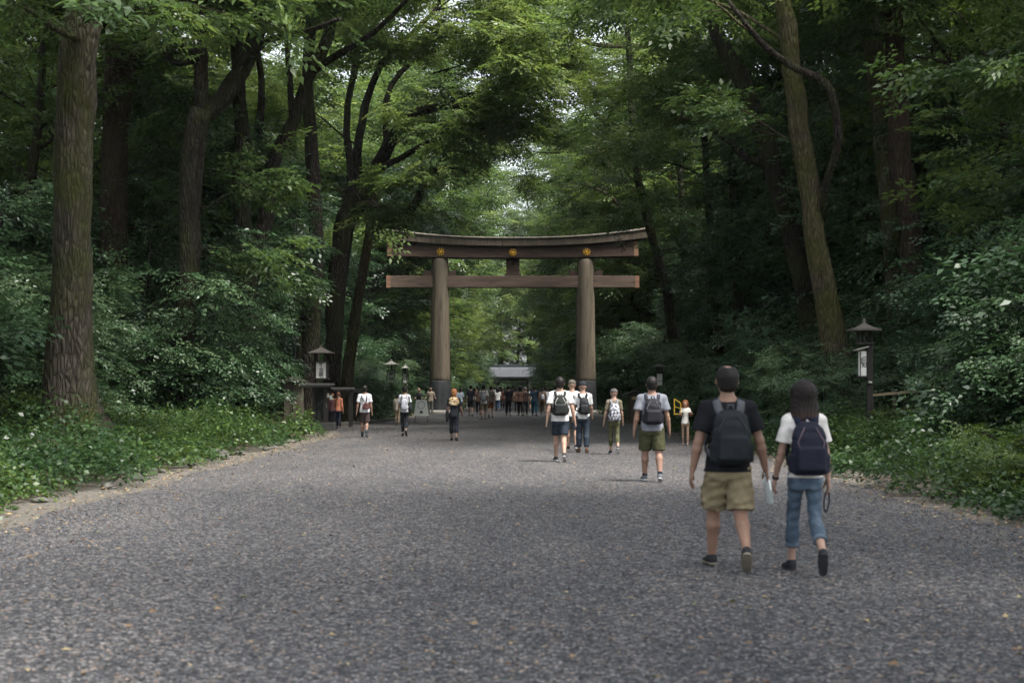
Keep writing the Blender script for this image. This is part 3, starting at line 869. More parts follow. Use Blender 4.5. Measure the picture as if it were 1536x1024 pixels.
# low plants in the cover
for side in (-1, 1):
    y = 15.0
    while y < 80:
        for q in range(2):
            x = side * (6.9 + .35 + PR.uniform(0, 3.8) + (.8 if side < 0 else 0)); yy_ = y + PR.uniform(-1, 1)
            if side < 0 and (46 < yy_ < 70 or (25 < yy_ < 32 and x < -8)): continue
            put_shrub('low_bush', PR.choice(LOW), (x, yy_, float(gz(x, yy_)) - .05), PR.uniform(0, 6.28), PR.uniform(.38, .80),
                      'knee-high leafy bush in the ground cover %s of the gravel path' % ('left' if side < 0 else 'right'), 'bush', 'low bushes %s of the path' % ('left' if side < 0 else 'right'))
        y += 2.1
# ================================================================== the great wooden gate
def woodmat(name, c0, c1, axis='x', scale=5, rough=.7, crack=.5, coat=0):
    m, nt, b = newmat(name)
    st = {'x': (.10, 1, 1), 'z': (1, 1, .07)}[axis]
    v = coords(nt, st)
    n1 = noise(nt, v, scale, 8, .68)
    n2 = noise(nt, v, scale * 4, 6, .7)
    c = ramp(nt, n1, [(.28, c0), (.5, tuple((a + b_) / 2 for a, b_ in zip(c0, c1))), (.72, c1)])
    f = ramp(nt, n2, [(.32, (crack,) * 3), (.46, (1,) * 3)])
    nt.links.new(mixc(nt, 1, c.outputs[0], f.outputs[0], 'MULTIPLY'), b.inputs['Base Color'])
    b.inputs['Roughness'].default_value = rough; b.inputs['Specular IOR Level'].default_value = .3
    bump(nt, n2, b, .5, .03)
    return m


W_beam = woodmat('beam_wood', (.030, .019, .015), (.090, .054, .041), 'x', 3)
W_tie = woodmat('tie_beam_wood', (.062, .043, .033), (.145, .102, .077), 'x', 3)
W_pil = woodmat('pillar_wood', (.062, .051, .038), (.215, .175, .126), 'z', 2.4, crack=.62)
W_end = woodmat('beam_end_wood', (.17, .085, .055), (.28, .16, .10), 'x', 3)
W_roofedge = woodmat('roof_board_wood', (.028, .023, .018), (.115, .090, .063), 'z', 9, crack=.5)
M_bark_roof = plain('bark_shingle', (.30, .26, .21), .85, var=.35, scale=7, bmp=.6)
M_wrap = woodmat('dark_copper_wrap', (.026, .028, .031), (.060, .062, .066), 'z', 6, .5)
M_gold = plain('gilt', (.85, .50, .07), .35, .35, .1, 20, .1)
M_stone = plain('granite', (.30, .28, .25), .85, var=.3, scale=18, bmp=.3)
GX, GY = .05, 89.0
torii = empty('wooden_shrine_gate', (GX, GY, 0))
tag(torii, 'towering wooden torii gate with three gilt flower crests spanning the gravel avenue', 'torii gate')


def beam(parent, name, xs_, bot, top, y0, y1, mat, slant=0.0, endmat=None):
    """curved beam: bot(x), top(x) heights, depth y0..y1"""
    mb = MB(); n = len(xs_); vs = []
    for i, x in enumerate(xs_):
        b_, t_ = bot(x), top(x)
        sx = 0 if 0 < i < n - 1 else slant * (1 if x > 0 else -1)
        vs += [(x, y0, b_), (x, y1, b_), (x + sx, y1, t_), (x + sx, y0, t_)]
    fs = []
    for i in range(n - 1):
        for k in range(4):
            k2 = (k + 1) % 4
            fs.append((i * 4 + k, (i + 1) * 4 + k, (i + 1) * 4 + k2, i * 4 + k2))
    fs.append((0, 1, 2, 3)); fs.append((4 * n - 1, 4 * n - 2, 4 * n - 3, 4 * n - 4))
    mb.add(vs, fs)
    o = mb.build(name, mat, parent)
    bv = o.modifiers.new('bevel', 'BEVEL'); bv.width = .025; bv.segments = 2; bv.limit_method = 'ANGLE'
    return o


crv = lambda x: .56 * (abs(x) / 8.6) ** 2.3
xk = np.linspace(-8.30, 8.48, 49)
beam(torii, 'upper_lintel', xk, lambda x: 10.38 + crv(x) * .98, lambda x: 10.84 + crv(x) * 1.10, -.72, .72, W_roofedge, .30)
xr = np.linspace(-8.60, 8.80, 49)
rf = beam(torii, 'bark_roof', xr, lambda x: 10.845 + crv(x) * 1.10, lambda x: 10.93 + crv(x) * 1.15, -.80, .80, M_bark_roof, .1)
mb = MB(); n = len(xr); vs = []
for x in xr:
    z = 10.925 + crv(x) * 1.15
    vs += [(x * 1.004, -.78, z), (x * 1.004, 0, z + .05), (x * 1.004, .78, z)]
fs = []
for i in range(n - 1):
    for k in (0, 1): fs.append((i * 3 + k, (i + 1) * 3 + k, (i + 1) * 3 + k + 1, i * 3 + k + 1))
    fs.append((i * 3 + 2, (i + 1) * 3 + 2, (i + 1) * 3, i * 3))
fs += [(0, 1, 2), (3 * n - 1, 3 * n - 2, 3 * n - 3)]
mb.add(vs, fs); mb.build('ridge_cap', M_bark_roof, torii)
xs2 = np.linspace(-7.78, 7.78, 41)
beam(torii, 'lower_lintel', xs2, lambda x: 9.66 + crv(x) * .30, lambda x: 10.375 + crv(x) * .97, -.50, .50, W_beam, .03)
for s in (-1, 1):
    mb = MB()
    zb, zt = 9.66 + crv(7.8) * .3, 10.41 + crv(7.8) * .97
    mb.box((s * 7.68, 0, (zb + zt) / 2), (.26, 1.03, zt - zb + .02)); mb.build('lintel_end_board', W_end, torii)
    mb = MB(); mb.box((s * 7.76, 0, 8.20), (.26, .66, .76)); mb.build('tie_beam_end_board', W_end, torii)
    # wedges beside the pillar on the tie beam
    for q in (-1, 1):
        cx = s * 4.56 + q * .76
        mb = MB(); mb.add([(cx - .26, -.26, 8.57), (cx + .26, -.26, 8.57), (cx + .26, .26, 8.57), (cx - .26, .26, 8.57),
                           (cx - .26, -.26, 8.57 + (.36 if q < 0 else .26)), (cx + .26, -.26, 8.57 + (.36 if q > 0 else .26)), (cx + .26, .26, 8.57 + (.36 if q > 0 else .26)), (cx - .26, .26, 8.57 + (.36 if q < 0 else .26))],
                          [(3, 2, 1, 0), (4, 5, 6, 7), (0, 1, 5, 4), (1, 2, 6, 5), (2, 3, 7, 6), (3, 0, 4, 7)])
        mb.build('wedge', W_beam, torii)
beam(torii, 'tie_beam', np.linspace(-7.85, 7.85, 5), lambda x: 7.84, lambda x: 8.56, -.31, .31, W_tie)
mb = MB(); mb.box((0, 0, 9.11), (.80, .44, 1.09), taper=1.06); mb.build('centre_strut', W_beam, torii)
mb = MB(); mb.box((0, 0, 8.635), (1.02, .60, .13)); mb.build('strut_foot', W_beam, torii)
for s in (-1, 1):
    mb = MB()
    prof = [(.655 - .135 * (z / 9.7) ** 1.15, z) for z in np.linspace(1.9, 9.45, 24)] + [(.50, 9.56), (.46, 9.655)]
    mb.lathe(prof, (s * 4.555, 0, 0), 40)
    mb.build('pillar', W_pil, torii)
    mb = MB(); mb.lathe([(.69, .19), (.70, .24), (.685, .30), (.675, 1.2), (.668, 2.0), (.655, 2.03)], (s * 4.555, 0, 0), 40)
    mb.build('pillar_wrap', M_wrap, torii)
    mb = MB(); mb.lathe([(1.02, -.1), (1.05, .12), (.98, .18), (.7, .2)], (s * 4.555, 0, 0), 40)
    mb.build('stone_base', M_stone, torii)
for ex, ez in ((-4.5, 10.03), (0, 9.99), (4.6, 10.03)):
    mb = MB()
    for k in range(10):      # open flower with separate petals
        a = 2 * math.pi * k / 10
        ca, sa = math.cos(a), math.sin(a)
        pts = [(.05, -.008), (.18, -.028), (.235, -.026), (.255, 0), (.235, .026), (.18, .028), (.05, .008)]
        vs = [(ex + r * ca - t * sa, -.545, ez + r * sa + t * ca) for r, t in pts] + [(ex + .17 * ca, -.575, ez + .17 * sa)]
        vs += [(ex + r * ca - t * sa, -.50, ez + r * sa + t * ca) for r, t in pts]
        m_ = len(pts)
        fs = [(i, (i + 1) % m_, m_) for i in range(m_)] + [(i, m_ + 1 + i, m_ + 1 + (i + 1) % m_, (i + 1) % m_) for i in range(m_)]
        mb.add(vs, fs)
    c = MB()
    for k in range(12):
        a = 2 * math.pi * k / 12; a2 = 2 * math.pi * (k + 1) / 12
        mb.add([(ex, -.60, ez), (ex + .07 * math.cos(a), -.58, ez + .07 * math.sin(a)), (ex + .07 * math.cos(a2), -.58, ez + .07 * math.sin(a2)),
                (ex + .07 * math.cos(a), -.5, ez + .07 * math.sin(a)), (ex + .07 * math.cos(a2), -.5, ez + .07 * math.sin(a2))], [(0, 1, 2), (1, 3, 4, 2)])
    mb.build('flower_crest', M_gold, torii)

# ================================================================== far gatehouse
M_tile = plain('grey_roof_tile', (.085, .09, .10), .7, var=.3, scale=30, bmp=.5, stretch=(3, .3, .3))
M_darkwood = plain('dark_timber', (.035, .028, .022), .75, var=.3, scale=8, bmp=.3)
M_white = plain('plaster', (.55, .53, .48), .8)
gh = empty('shrine_gatehouse', (-.4, 272, 0)); tag(gh, 'low tiled shrine gatehouse closing the avenue beyond the crowd', 'gatehouse')
mb = MB()      # curved roof: eaves lower at the front
xs_ = np.linspace(-7.5, 7.5, 31)
prof = [(-3.6, 3.70), (-2.6, 4.05), (-1.5, 4.70), (-.6, 5.42), (0, 5.5), (.6, 5.42), (1.5, 4.70), (2.6, 4.05), (3.6, 3.70)]
vs = [(x, y, z + .25 * (abs(x) / 7.5) ** 3) for x in xs_ for y, z in prof]
k = len(prof)
fs = [(i * k + j, (i + 1) * k + j, (i + 1) * k + j + 1, i * k + j + 1) for i in range(30) for j in range(k - 1)]
mb.add(vs, fs); r_ = mb.build('roof', M_tile, gh); so_ = r_.modifiers.new('t', 'SOLIDIFY'); so_.thickness = .22
mb = MB()
for x in np.linspace(-7.3, 7.3, 50): mb.bar((x, -3.55, 3.83), (x, -.7, 5.50), .07, .07)
mb.build('tile_rows', M_tile, gh)
mb = MB(); mb.box((0, 0, 5.72), (14.6, .5, .5)); mb.box((0, 0, 6.0), (14.9, .7, .12)); mb.build('ridge', plain('ridge_tile', (.09, .1, .11), .6), gh)
mb = MB(); mb.box((0, -3.2, 3.45), (14.0, .25, .3)); mb.box((0, 0, 3.2), (13.4, 3.2, .4)); mb.build('eave_beam', M_darkwood, gh)
for x in (-6.4, -3.4, 3.4, 6.4):
    for y in (-1.6, 1.6):
        mb = MB(); mb.lathe([(.24, 0), (.22, 3.1)], (x, y, 0), 14); mb.build('post', M_darkwood, gh)
mb = MB(); mb.box((-4.9, 0, 1.5), (2.6, .15, 3.0)); mb.build('wall', M_white, gh)
mb = MB(); mb.box((4.9, 0, 1.5), (2.6, .15, 3.0)); mb.build('wall', M_white, gh)
mb = MB()
for i, x in enumerate(np.linspace(-3.2, 3.2, 13)): mb.box((x, .2, 1.5), (.09, .08, 3.0))
for z in (.3, 1.4, 2.6): mb.box((0, .24, z), (6.4, .1, .14))
mb.build('lattice_door', plain('weathered_lattice', (.13, .14, .13), .8), gh)

# ================================================================== lamps, posts, notice boards
M_blackwood = plain('black_timber', (.022, .019, .017), .65, var=.3, scale=10, bmp=.3, stretch=(1, 1, .15))
M_postwood = plain('weathered_post', (.085, .070, .050), .8, var=.35, scale=10, bmp=.4, stretch=(1, 1, .12))
M_shingle = plain('lantern_roof', (.10, .088, .080), .7, var=.25, scale=14, bmp=.3)
M_paleroof = plain('pale_lantern_roof', (.36, .35, .31), .6, var=.25, scale=14, bmp=.2)
M_ink = plain('ink', (.02, .02, .02), .7, bmp=0)


def papermat():
    m, nt, b = newmat('lantern_paper')
    b.inputs['Base Color'].default_value = (.74, .73, .68, 1); b.inputs['Roughness'].default_value = .7
    b.inputs['Emission Color'].default_value = (.9, .95, 1, 1); b.inputs['Emission Strength'].default_value = .0
    return m
M_paper = papermat()


def hat(mb, c, w, h, drop=.05):
    """four-sided roof with a slight sweep and a thick edge"""
    pr = [(w / 2, 0), (w / 2 * 1.0, .035), (w * .30, h * .42), (w * .10, h * .85), (.04, h)]
    vs = []
    for r, z in pr:
        for sx, sy in ((-1, -1), (1, -1), (1, 1), (-1, 1)): vs.append((c[0] + sx * r, c[1] + sy * r, c[2] + z))
    fs = [(3, 2, 1, 0)]
    for i in range(len(pr) - 1):
        for k in range(4): fs.append((i * 4 + k, i * 4 + (k + 1) % 4, (i + 1) * 4 + (k + 1) % 4, (i + 1) * 4 + k))
    fs.append(tuple(4 * (len(pr) - 1) + k for k in range(4)))
    mb.add(vs, fs)
    mb.box((c[0], c[1], c[2] + h + .04), (.07, .07, .12))


def glyphs(parent, chars, cx, y, ztop, size, face='text', rz=0):
    """brush characters, one under another, as a thin raised mesh"""
    for i, ch in enumerate(chars):
        cu = bpy.data.curves.new('character', 'FONT'); cu.body = ch; cu.size = size; cu.extrude = .004; cu.offset = .004
        cu.align_x = 'CENTER'; cu.align_y = 'CENTER'
        tmp = bpy.data.objects.new('character', cu); C.objects.link(tmp)
        dg = bpy.context.evaluated_depsgraph_get()
        me_ = bpy.data.meshes.new_from_object(tmp.evaluated_get(dg))
        bpy.data.objects.remove(tmp)
        o = link('character', me_, parent, M_ink)
        o.rotation_euler = (math.radians(90), 0, 0)
        o.location = (cx, y, ztop - size * (i + .5) * 1.02)


def sign_lantern(px, d, hat_y, hat_w, box, post_bottom, label, chars='', roof=None, post_x=None, name='sign_lantern', group=None, boxd=.3, paper_sides=True):
    """post lantern; all measures as seen: hat_y eaves row, hat_w px, box (x0,x1,y0,y1)"""
    p = at(px, HZ, d); g = float(gz(p[0], d))
    e = empty(name, (p[0], d, g)); tag(e, label, 'lantern', group)
    s = d / F
    X_ = lambda x: (x - px) * s
    Z_ = lambda y: CH - (y - HZ) * s - g
    x0, x1, y0, y1 = box
    w = (x1 - x0) * s; cx = X_((x0 + x1) / 2); zt, zb = Z_(y0), Z_(y1)
    mb = MB(); hat(mb, (0, 0, Z_(hat_y)), hat_w * s, hat_w * s * .26); mb.build('lantern_roof', roof or M_shingle, e)
    mb = MB(); pw = .11
    mb.box((X_(post_x) if post_x else 0, boxd / 2 + .08 if not post_x else 0, (Z_(hat_y) - .3) / 2 + 0), (pw, pw, Z_(hat_y) - .3 + .6)); mb.build('post', M_blackwood, e)
    mb = MB()       # open frame between roof and box
    for sx in (-1, 1):
        for sy in (-1, 1): mb.box((cx * .5 + sx * w * .40, sy * boxd * .4, (zt + Z_(hat_y)) / 2), (.035, .035, Z_(hat_y) - zt))
    mb.build('open_frame', M_blackwood, e)
    mb = MB()       # box frame
    for sx in (-1, 1):
        for sy in (-1, 1): mb.box((cx + sx * w * .5, sy * boxd * .5, (zt + zb) / 2), (.05, .05, zt - zb + .08))
    for z in (zt + .02, zb - .02): mb.box((cx, 0, z), (w + .14, boxd + .14, .05))
    mb.build('box_frame', M_blackwood, e)
    mb = MB(); mb.box((cx, 0, (zt + zb) / 2), (w - .03, boxd - .02, zt - zb)); pp = mb.build('paper_panel', M_paper, e)
    if chars: glyphs(pp, chars, cx, -boxd / 2 + .005, zt - .04 * (zt - zb), (zt - zb) * .92 / len(chars))
    return e


sign_lantern(482, 54, 530, 36, (474, 491, 543, 567), 640, 'dark-roofed hanging sign lantern with three black characters above the left notice case', '不立明', post_x=473)
sign_lantern(587, 74, 547, 22, (581, 592, 556, 573), 612, 'pale-roofed small lantern with a white paper box, left one of two left of the gate', '御神', M_paleroof, boxd=.25)
sign_lantern(608, 82, 552, 13, (604, 612, 561, 574), 610, 'smallest pale-roofed lantern, right one of two left of the gate', '神', M_paleroof, boxd=.22)
sign_lantern(989, 66, 551, 24, (984, 994, 560, 578), 612, 'shaded roofed lantern right of the gate, beyond the man in the grey tee', '', M_shingle, boxd=.25)

# right roadside lantern with a side sign
p = at(1300, HZ, 32); g = float(gz(p[0], 32)); e = empty('roadside_lantern', (p[0], 32, g), 0)
tag(e, 'tall dark wooden roadside lantern with a white vertical sign panel on the right bank', 'lantern')
s = 32 / F; Zr = lambda y: CH - (y - HZ) * s - g; Xr = lambda x: (x - 1300) * s
mb = MB(); hat(mb, (Xr(1296), 0, Zr(496)), 42 * s, .17); mb.build('lantern_roof', M_shingle, e)
mb = MB(); mb.box((Xr(1304.5), .02, Zr(516) / 2 - .3), (.125, .125, Zr(516) + .6)); mb.build('post', M_blackwood, e)
mb = MB()
for px_ in (1288.5, 1296, 1306):
    for sy in (-.1, .1): mb.box((Xr(px_), sy, (Zr(496) + Zr(514)) / 2), (.03, .03, Zr(496) - Zr(514)))
mb.box((Xr(1297), 0, Zr(515)), (.36, .3, .045)); mb.build('open_frame', M_blackwood, e)
mb = MB(); R_ = Euler((0, math.radians(-16), 0)).to_matrix(); mb.box((Xr(1291), 0, Zr(522.5)), (.30, .36, .025), R_); mb.build('sign_roof', M_paleroof, e)
mb = MB(); mb.box((Xr(1293.5), 0, Zr(545)), (.135, .20, Zr(526) - Zr(563))); pn = mb.build('sign_panel', M_paper, e)
mb = MB(); mb.box((Xr(1293.5), 0, Zr(565)), (.22, .26, .035)); mb.bar((Xr(1289), -.11, Zr(526)), (Xr(1289), -.11, Zr(564)), .014); mb.bar((Xr(1298.6), -.11, Zr(526)), (Xr(1298.6), -.11, Zr(564)), .014)
mb.build('sign_frame', M_blackwood, e)
glyphs(pn, '参道', Xr(1295), -.101, Zr(535), .12); glyphs(pn, '明治', Xr(1290.8), -.101, Zr(537), .07)
mb = MB(); mb.lathe([(.045, 0), (.05, .02), (.045, .05)], (Xr(1304), -.07, Zr(575)), 12); mb.build('knob', M_paleroof, e)

# stone lamp base with tall iron pole
p = at(441, HZ, 57); g = float(gz(p[0], 57)); e = empty('stone_lamp_base', (p[0], 57, g)); tag(e, 'squat weathered stone pier with a curved cap carrying a tall black iron pole', 'lamp post')
s = 57 / F; Zq = lambda y: CH - (y - HZ) * s - g
mb = MB(); mb.box((0, 0, Zq(572) / 2 - .1), (27 * s, .62, Zq(572) + .2), taper=.94); mb.build('pier', plain('weathered_stone', (.20, .175, .13), .9, var=.4, scale=6, bmp=.5, stretch=(1, 1, .3)), e)
mb = MB(); mb.box((-.001, -.335, Zq(595)), (.03, .02, 1.2)); mb.build('panel_seam', M_darkwood, e)
mb = MB(); hat(mb, (0, 0, Zq(573)), 1.02, .30); mb.build('cap', plain('cap_stone', (.09, .078, .066), .85, var=.3), e)
mb = MB(); mb.lathe([(.14, Zq(566)), (.15, Zq(563)), (.09, Zq(560)), (.10, Zq(556)), (.065, Zq(550)), (.055, Zq(500)), (.05, Zq(430)), (.045, Zq(330))], (.03, 0, 0), 12)
for yy_ in (538, 520, 500, 470, 445): mb.box((.10, 0, Zq(yy_)), (.12, .05, .05))
mb.build('iron_pole', plain('black_iron', (.02, .02, .022), .5, .4), e)

# notice cases under flat roofs
M_glass, nt_, b_ = newmat('case_glass')
b_.inputs['Base Color'].default_value = (.03, .035, .035, 1); b_.inputs['Roughness'].default_value = .08; b_.inputs['Alpha'].default_value = .55
def notice_case(px, d, x0, x1, roof_y, top, bot, label, roofx, glass=True, dep=.5, base=True):
    p = at(px, HZ, d); g = float(gz(p[0], d)); e = empty('notice_case', (p[0], d, g)); tag(e, label, 'notice board')
    s = d / F; X_ = lambda x: (x - px) * s; Z_ = lambda y: CH - (y - HZ) * s - g
    mb = MB(); cx = (X_(roofx[0]) + X_(roofx[1])) / 2; w = X_(roofx[1]) - X_(roofx[0])
    mb.box((cx, 0, Z_(roof_y)), (w, 1.25, .07)); mb.box((cx, 0, Z_(roof_y) - .07), (w - .15, 1.1, .07)); mb.build('roof', plain('board_roof', (.13, .125, .12), .6, var=.3), e)
    for x in (x0, x1):
        for yy_ in (-dep / 2, dep / 2):
            mb = MB(); mb.box((X_(x), yy_, Z_(top) / 2 - .1), (.10, .10, Z_(top) + .2)); mb.build('post', M_blackwood, e)
    if glass:
        mb = MB(); mb.box(((X_(x0) + X_(x1)) / 2, -dep / 2 + .02, (Z_(top) + Z_(bot)) / 2), (X_(x1) - X_(x0) - .1, .015, Z_(top) - Z_(bot))); mb.build('glass', M_glass, e)
        mb = MB(); mb.box(((X_(x0) + X_(x1)) / 2, dep / 2 - .08, (Z_(top) + Z_(bot)) / 2 + .2), (X_(x1) - X_(x0) - .12, .03, (Z_(top) - Z_(bot)) * .62)); mb.build('back_board', M_darkwood, e)
        rr_ = random.Random(4)
        for i in range(5):
            mb = MB(); mb.box((X_(x0) + .14 + .11 * i * 1.0, dep / 2 - .105, (Z_(top) + Z_(bot)) / 2 + rr_.uniform(-.1, .35)), (.10, .012, .16)); mb.build('notice', plain('notice_paper', (.5 * rr_.uniform(.6, 1), .45, .38), .8, bmp=0), e)
    if base:
        mb = MB(); mb.box(((X_(x0) + X_(x1)) / 2 + .1, 0, .10), (X_(x1) - X_(x0) + .5, dep + .3, .36)); mb.build('plinth', plain('plinth_stone', (.07, .07, .068), .85, var=.3), e)
    return e
notice_case(480, 53, 472.5, 488.5, 576, 579, 632, 'glazed notice case with a flat dark roof and plinth beside the stone lamp base', (452, 499))
notice_case(516, 58, 508, 526, 582, 584, 625, 'second notice shelter with a flat roof on brown posts, right of the glazed case', (499, 530), False, .6, False)
notice_case(538, 64, 533, 543, 584.5, 587, 612, 'low dark shelter farthest along the left row of notice shelters', (528, 548), False, .5, False)

# small roofed box by the right pillar
p = at(952, HZ, 64); g = float(gz(p[0], 64)); e = empty('roofed_offering_box', (p[0], 64, g)); tag(e, 'small dark wooden box shrine with a gabled roof right of the gate pillar', 'wooden box')
mb = MB(); mb.box((0, 0, .55), (.62, .5, 1.3)); mb.build('cabinet', M_postwood, e)
mb = MB()
for sx in (-1, 1): mb.box((sx * .26, -.27, .75), (.07, .05, 1.2))
mb.build('frame', M_blackwood, e)
mb = MB(); w, h = .56, .30
for sx in (-1, 1):
    R_ = Euler((0, sx * math.radians(24), 0)).to_matrix(); mb.box((sx * .27, -.02 + sx * .004, 1.33), (.66, .95, .06), R_)
mb.box((0, -.02, 1.49), (.1, 1.0, .09)); mb.build('roof', M_darkwood, e)
mb = MB(); mb.box((0, -.262, 1.12), (.3, .02, .12)); mb.build('plaque', plain('brass_plaque', (.5, .36, .16), .5, .3), e)

# low bamboo fence on the right bank
def fence(name, label, pts, posts, rails, mat, pw=.07):
    p0 = np.array(pts[0]); e = empty(name, (p0[0], p0[1], float(gz(p0[0], p0[1])))); tag(e, label, 'fence')
    base = np.array([p0[0], p0[1], float(gz(p0[0], p0[1]))])
    n = posts
    P = []
    for i in range(n):
        t = i / (n - 1) * (len(pts) - 1); k = min(int(t), len(pts) - 2); f = t - k
        x = pts[k][0] * (1 - f) + pts[k + 1][0] * f; y = pts[k][1] * (1 - f) + pts[k + 1][1] * f
        P.append(np.array([x, y, float(gz(x, y))]))
    for q in P:
        mb = MB(); mb.box(tuple(q - base + [0, 0, .35]), (pw, pw, max(rails) + .55)); mb.build('post', mat[0], e)
    for h in rails:
        mb = MB()
        for a, b_ in zip(P[:-1], P[1:]): mb.bar(a - base + [0, -pw * .7, h], b_ - base + [0, -pw * .7, h], .05, .06)
        mb.build('rail', mat[1], e)
M_bamboo = plain('bamboo', (.30, .24, .14), .7, var=.3, scale=9)
fence('bamboo_fence', 'low weathered bamboo rail fence in the shrubs behind the right roadside lantern', [(8.5, 33.6), (10.2, 33.0), (12.0, 32.0)], 8, (.70, 1.12), (M_postwood, M_bamboo))
fence('rail_fence', 'short pale rail fence in the shade left of the stone lamp base', [(-10.8, 63), (-9.4, 63)], 3, (.78,), (M_postwood, plain('pale_rail', (.34, .31, .26), .8)))
fence('rope_fence', 'low dark post fence running from the notice shelters to the small lanterns', [(-7.4, 67), (-6.6, 74), (-6.3, 82)], 7, (.4, .75), (M_blackwood, M_blackwood))

# kerb stones along the left bulge of the path, and loose edge stones
M_kerb = plain('kerb_stone', (.10, .095, .085), .9, var=.35, scale=12, bmp=.5)
rk = random.Random(8)
kp = [(-7.35, 50.5), (-7.45, 54), (-7.4, 57.5), (-7.0, 60.5), (-6.45, 63.5), (-5.95, 66.5), (-5.75, 70), (-5.7, 74)]
for i, (a, b_) in enumerate(zip(kp[:-1], kp[1:])):
    for j in range(2):
        f0, f1 = j / 2 + .01, (j + 1) / 2 - .01
        A_ = (a[0] + (b_[0] - a[0]) * f0, a[1] + (b_[1] - a[1]) * f0, .03); B_ = (a[0] + (b_[0] - a[0]) * f1, a[1] + (b_[1] - a[1]) * f1, .03)
        mb = MB(); mb.bar(A_, B_, .22, .2); o = mb.build('kerb_stone', M_kerb)
        bv = o.modifiers.new('bevel', 'BEVEL'); bv.width = .02; bv.segments = 2
        tag(o, 'long grey kerb stone edging the gravel below the left notice shelters', 'kerb stone', 'kerb stones below the notice shelters')
def rock(name, loc, r, seed, label, flat=.55, group=None):
    rg_ = np.random.default_rng(seed)
    import bmesh
    bm = bmesh.new(); bmesh.ops.create_icosphere(bm, subdivisions=3, radius=1)
    ph = rg_.uniform(0, 6, 6)
    for v_ in bm.verts:
        c_ = v_.co
        k_ = 1 + .18 * math.sin(c_.x * 3 + ph[0]) + .14 * math.sin(c_.y * 4 + ph[1]) + .10 * math.sin(c_.z * 6 + c_.x * 5 + ph[2])
        v_.co = Vector((c_.x * k_ * r * 1.25, c_.y * k_ * r, c_.z * k_ * r * flat))
    me_ = bpy.data.meshes.new(name); bm.to_mesh(me_); bm.free()
    o = link(name, me_, None, M_kerb); o.location = loc; o.rotation_euler = (0, 0, rg_.uniform(0, 3)); tag(o, label, 'rock', group)
rock('edge_rock', (-6.6, 31.8, .05), .20, 1, 'pale flat rock at the edge of the left ground cover', .8)
for i in range(12):
    y = 17 + i * 2.4 + rk.uniform(-.4, .4)
    rock('edge_rock', (float(edge_l(y)) - .62 + rk.uniform(-.12, .1), y, .02), rk.uniform(.06, .14), 30 + i, 'small rough stone at the foot of the left ground cover', .55, 'small stones edging the left ground cover')
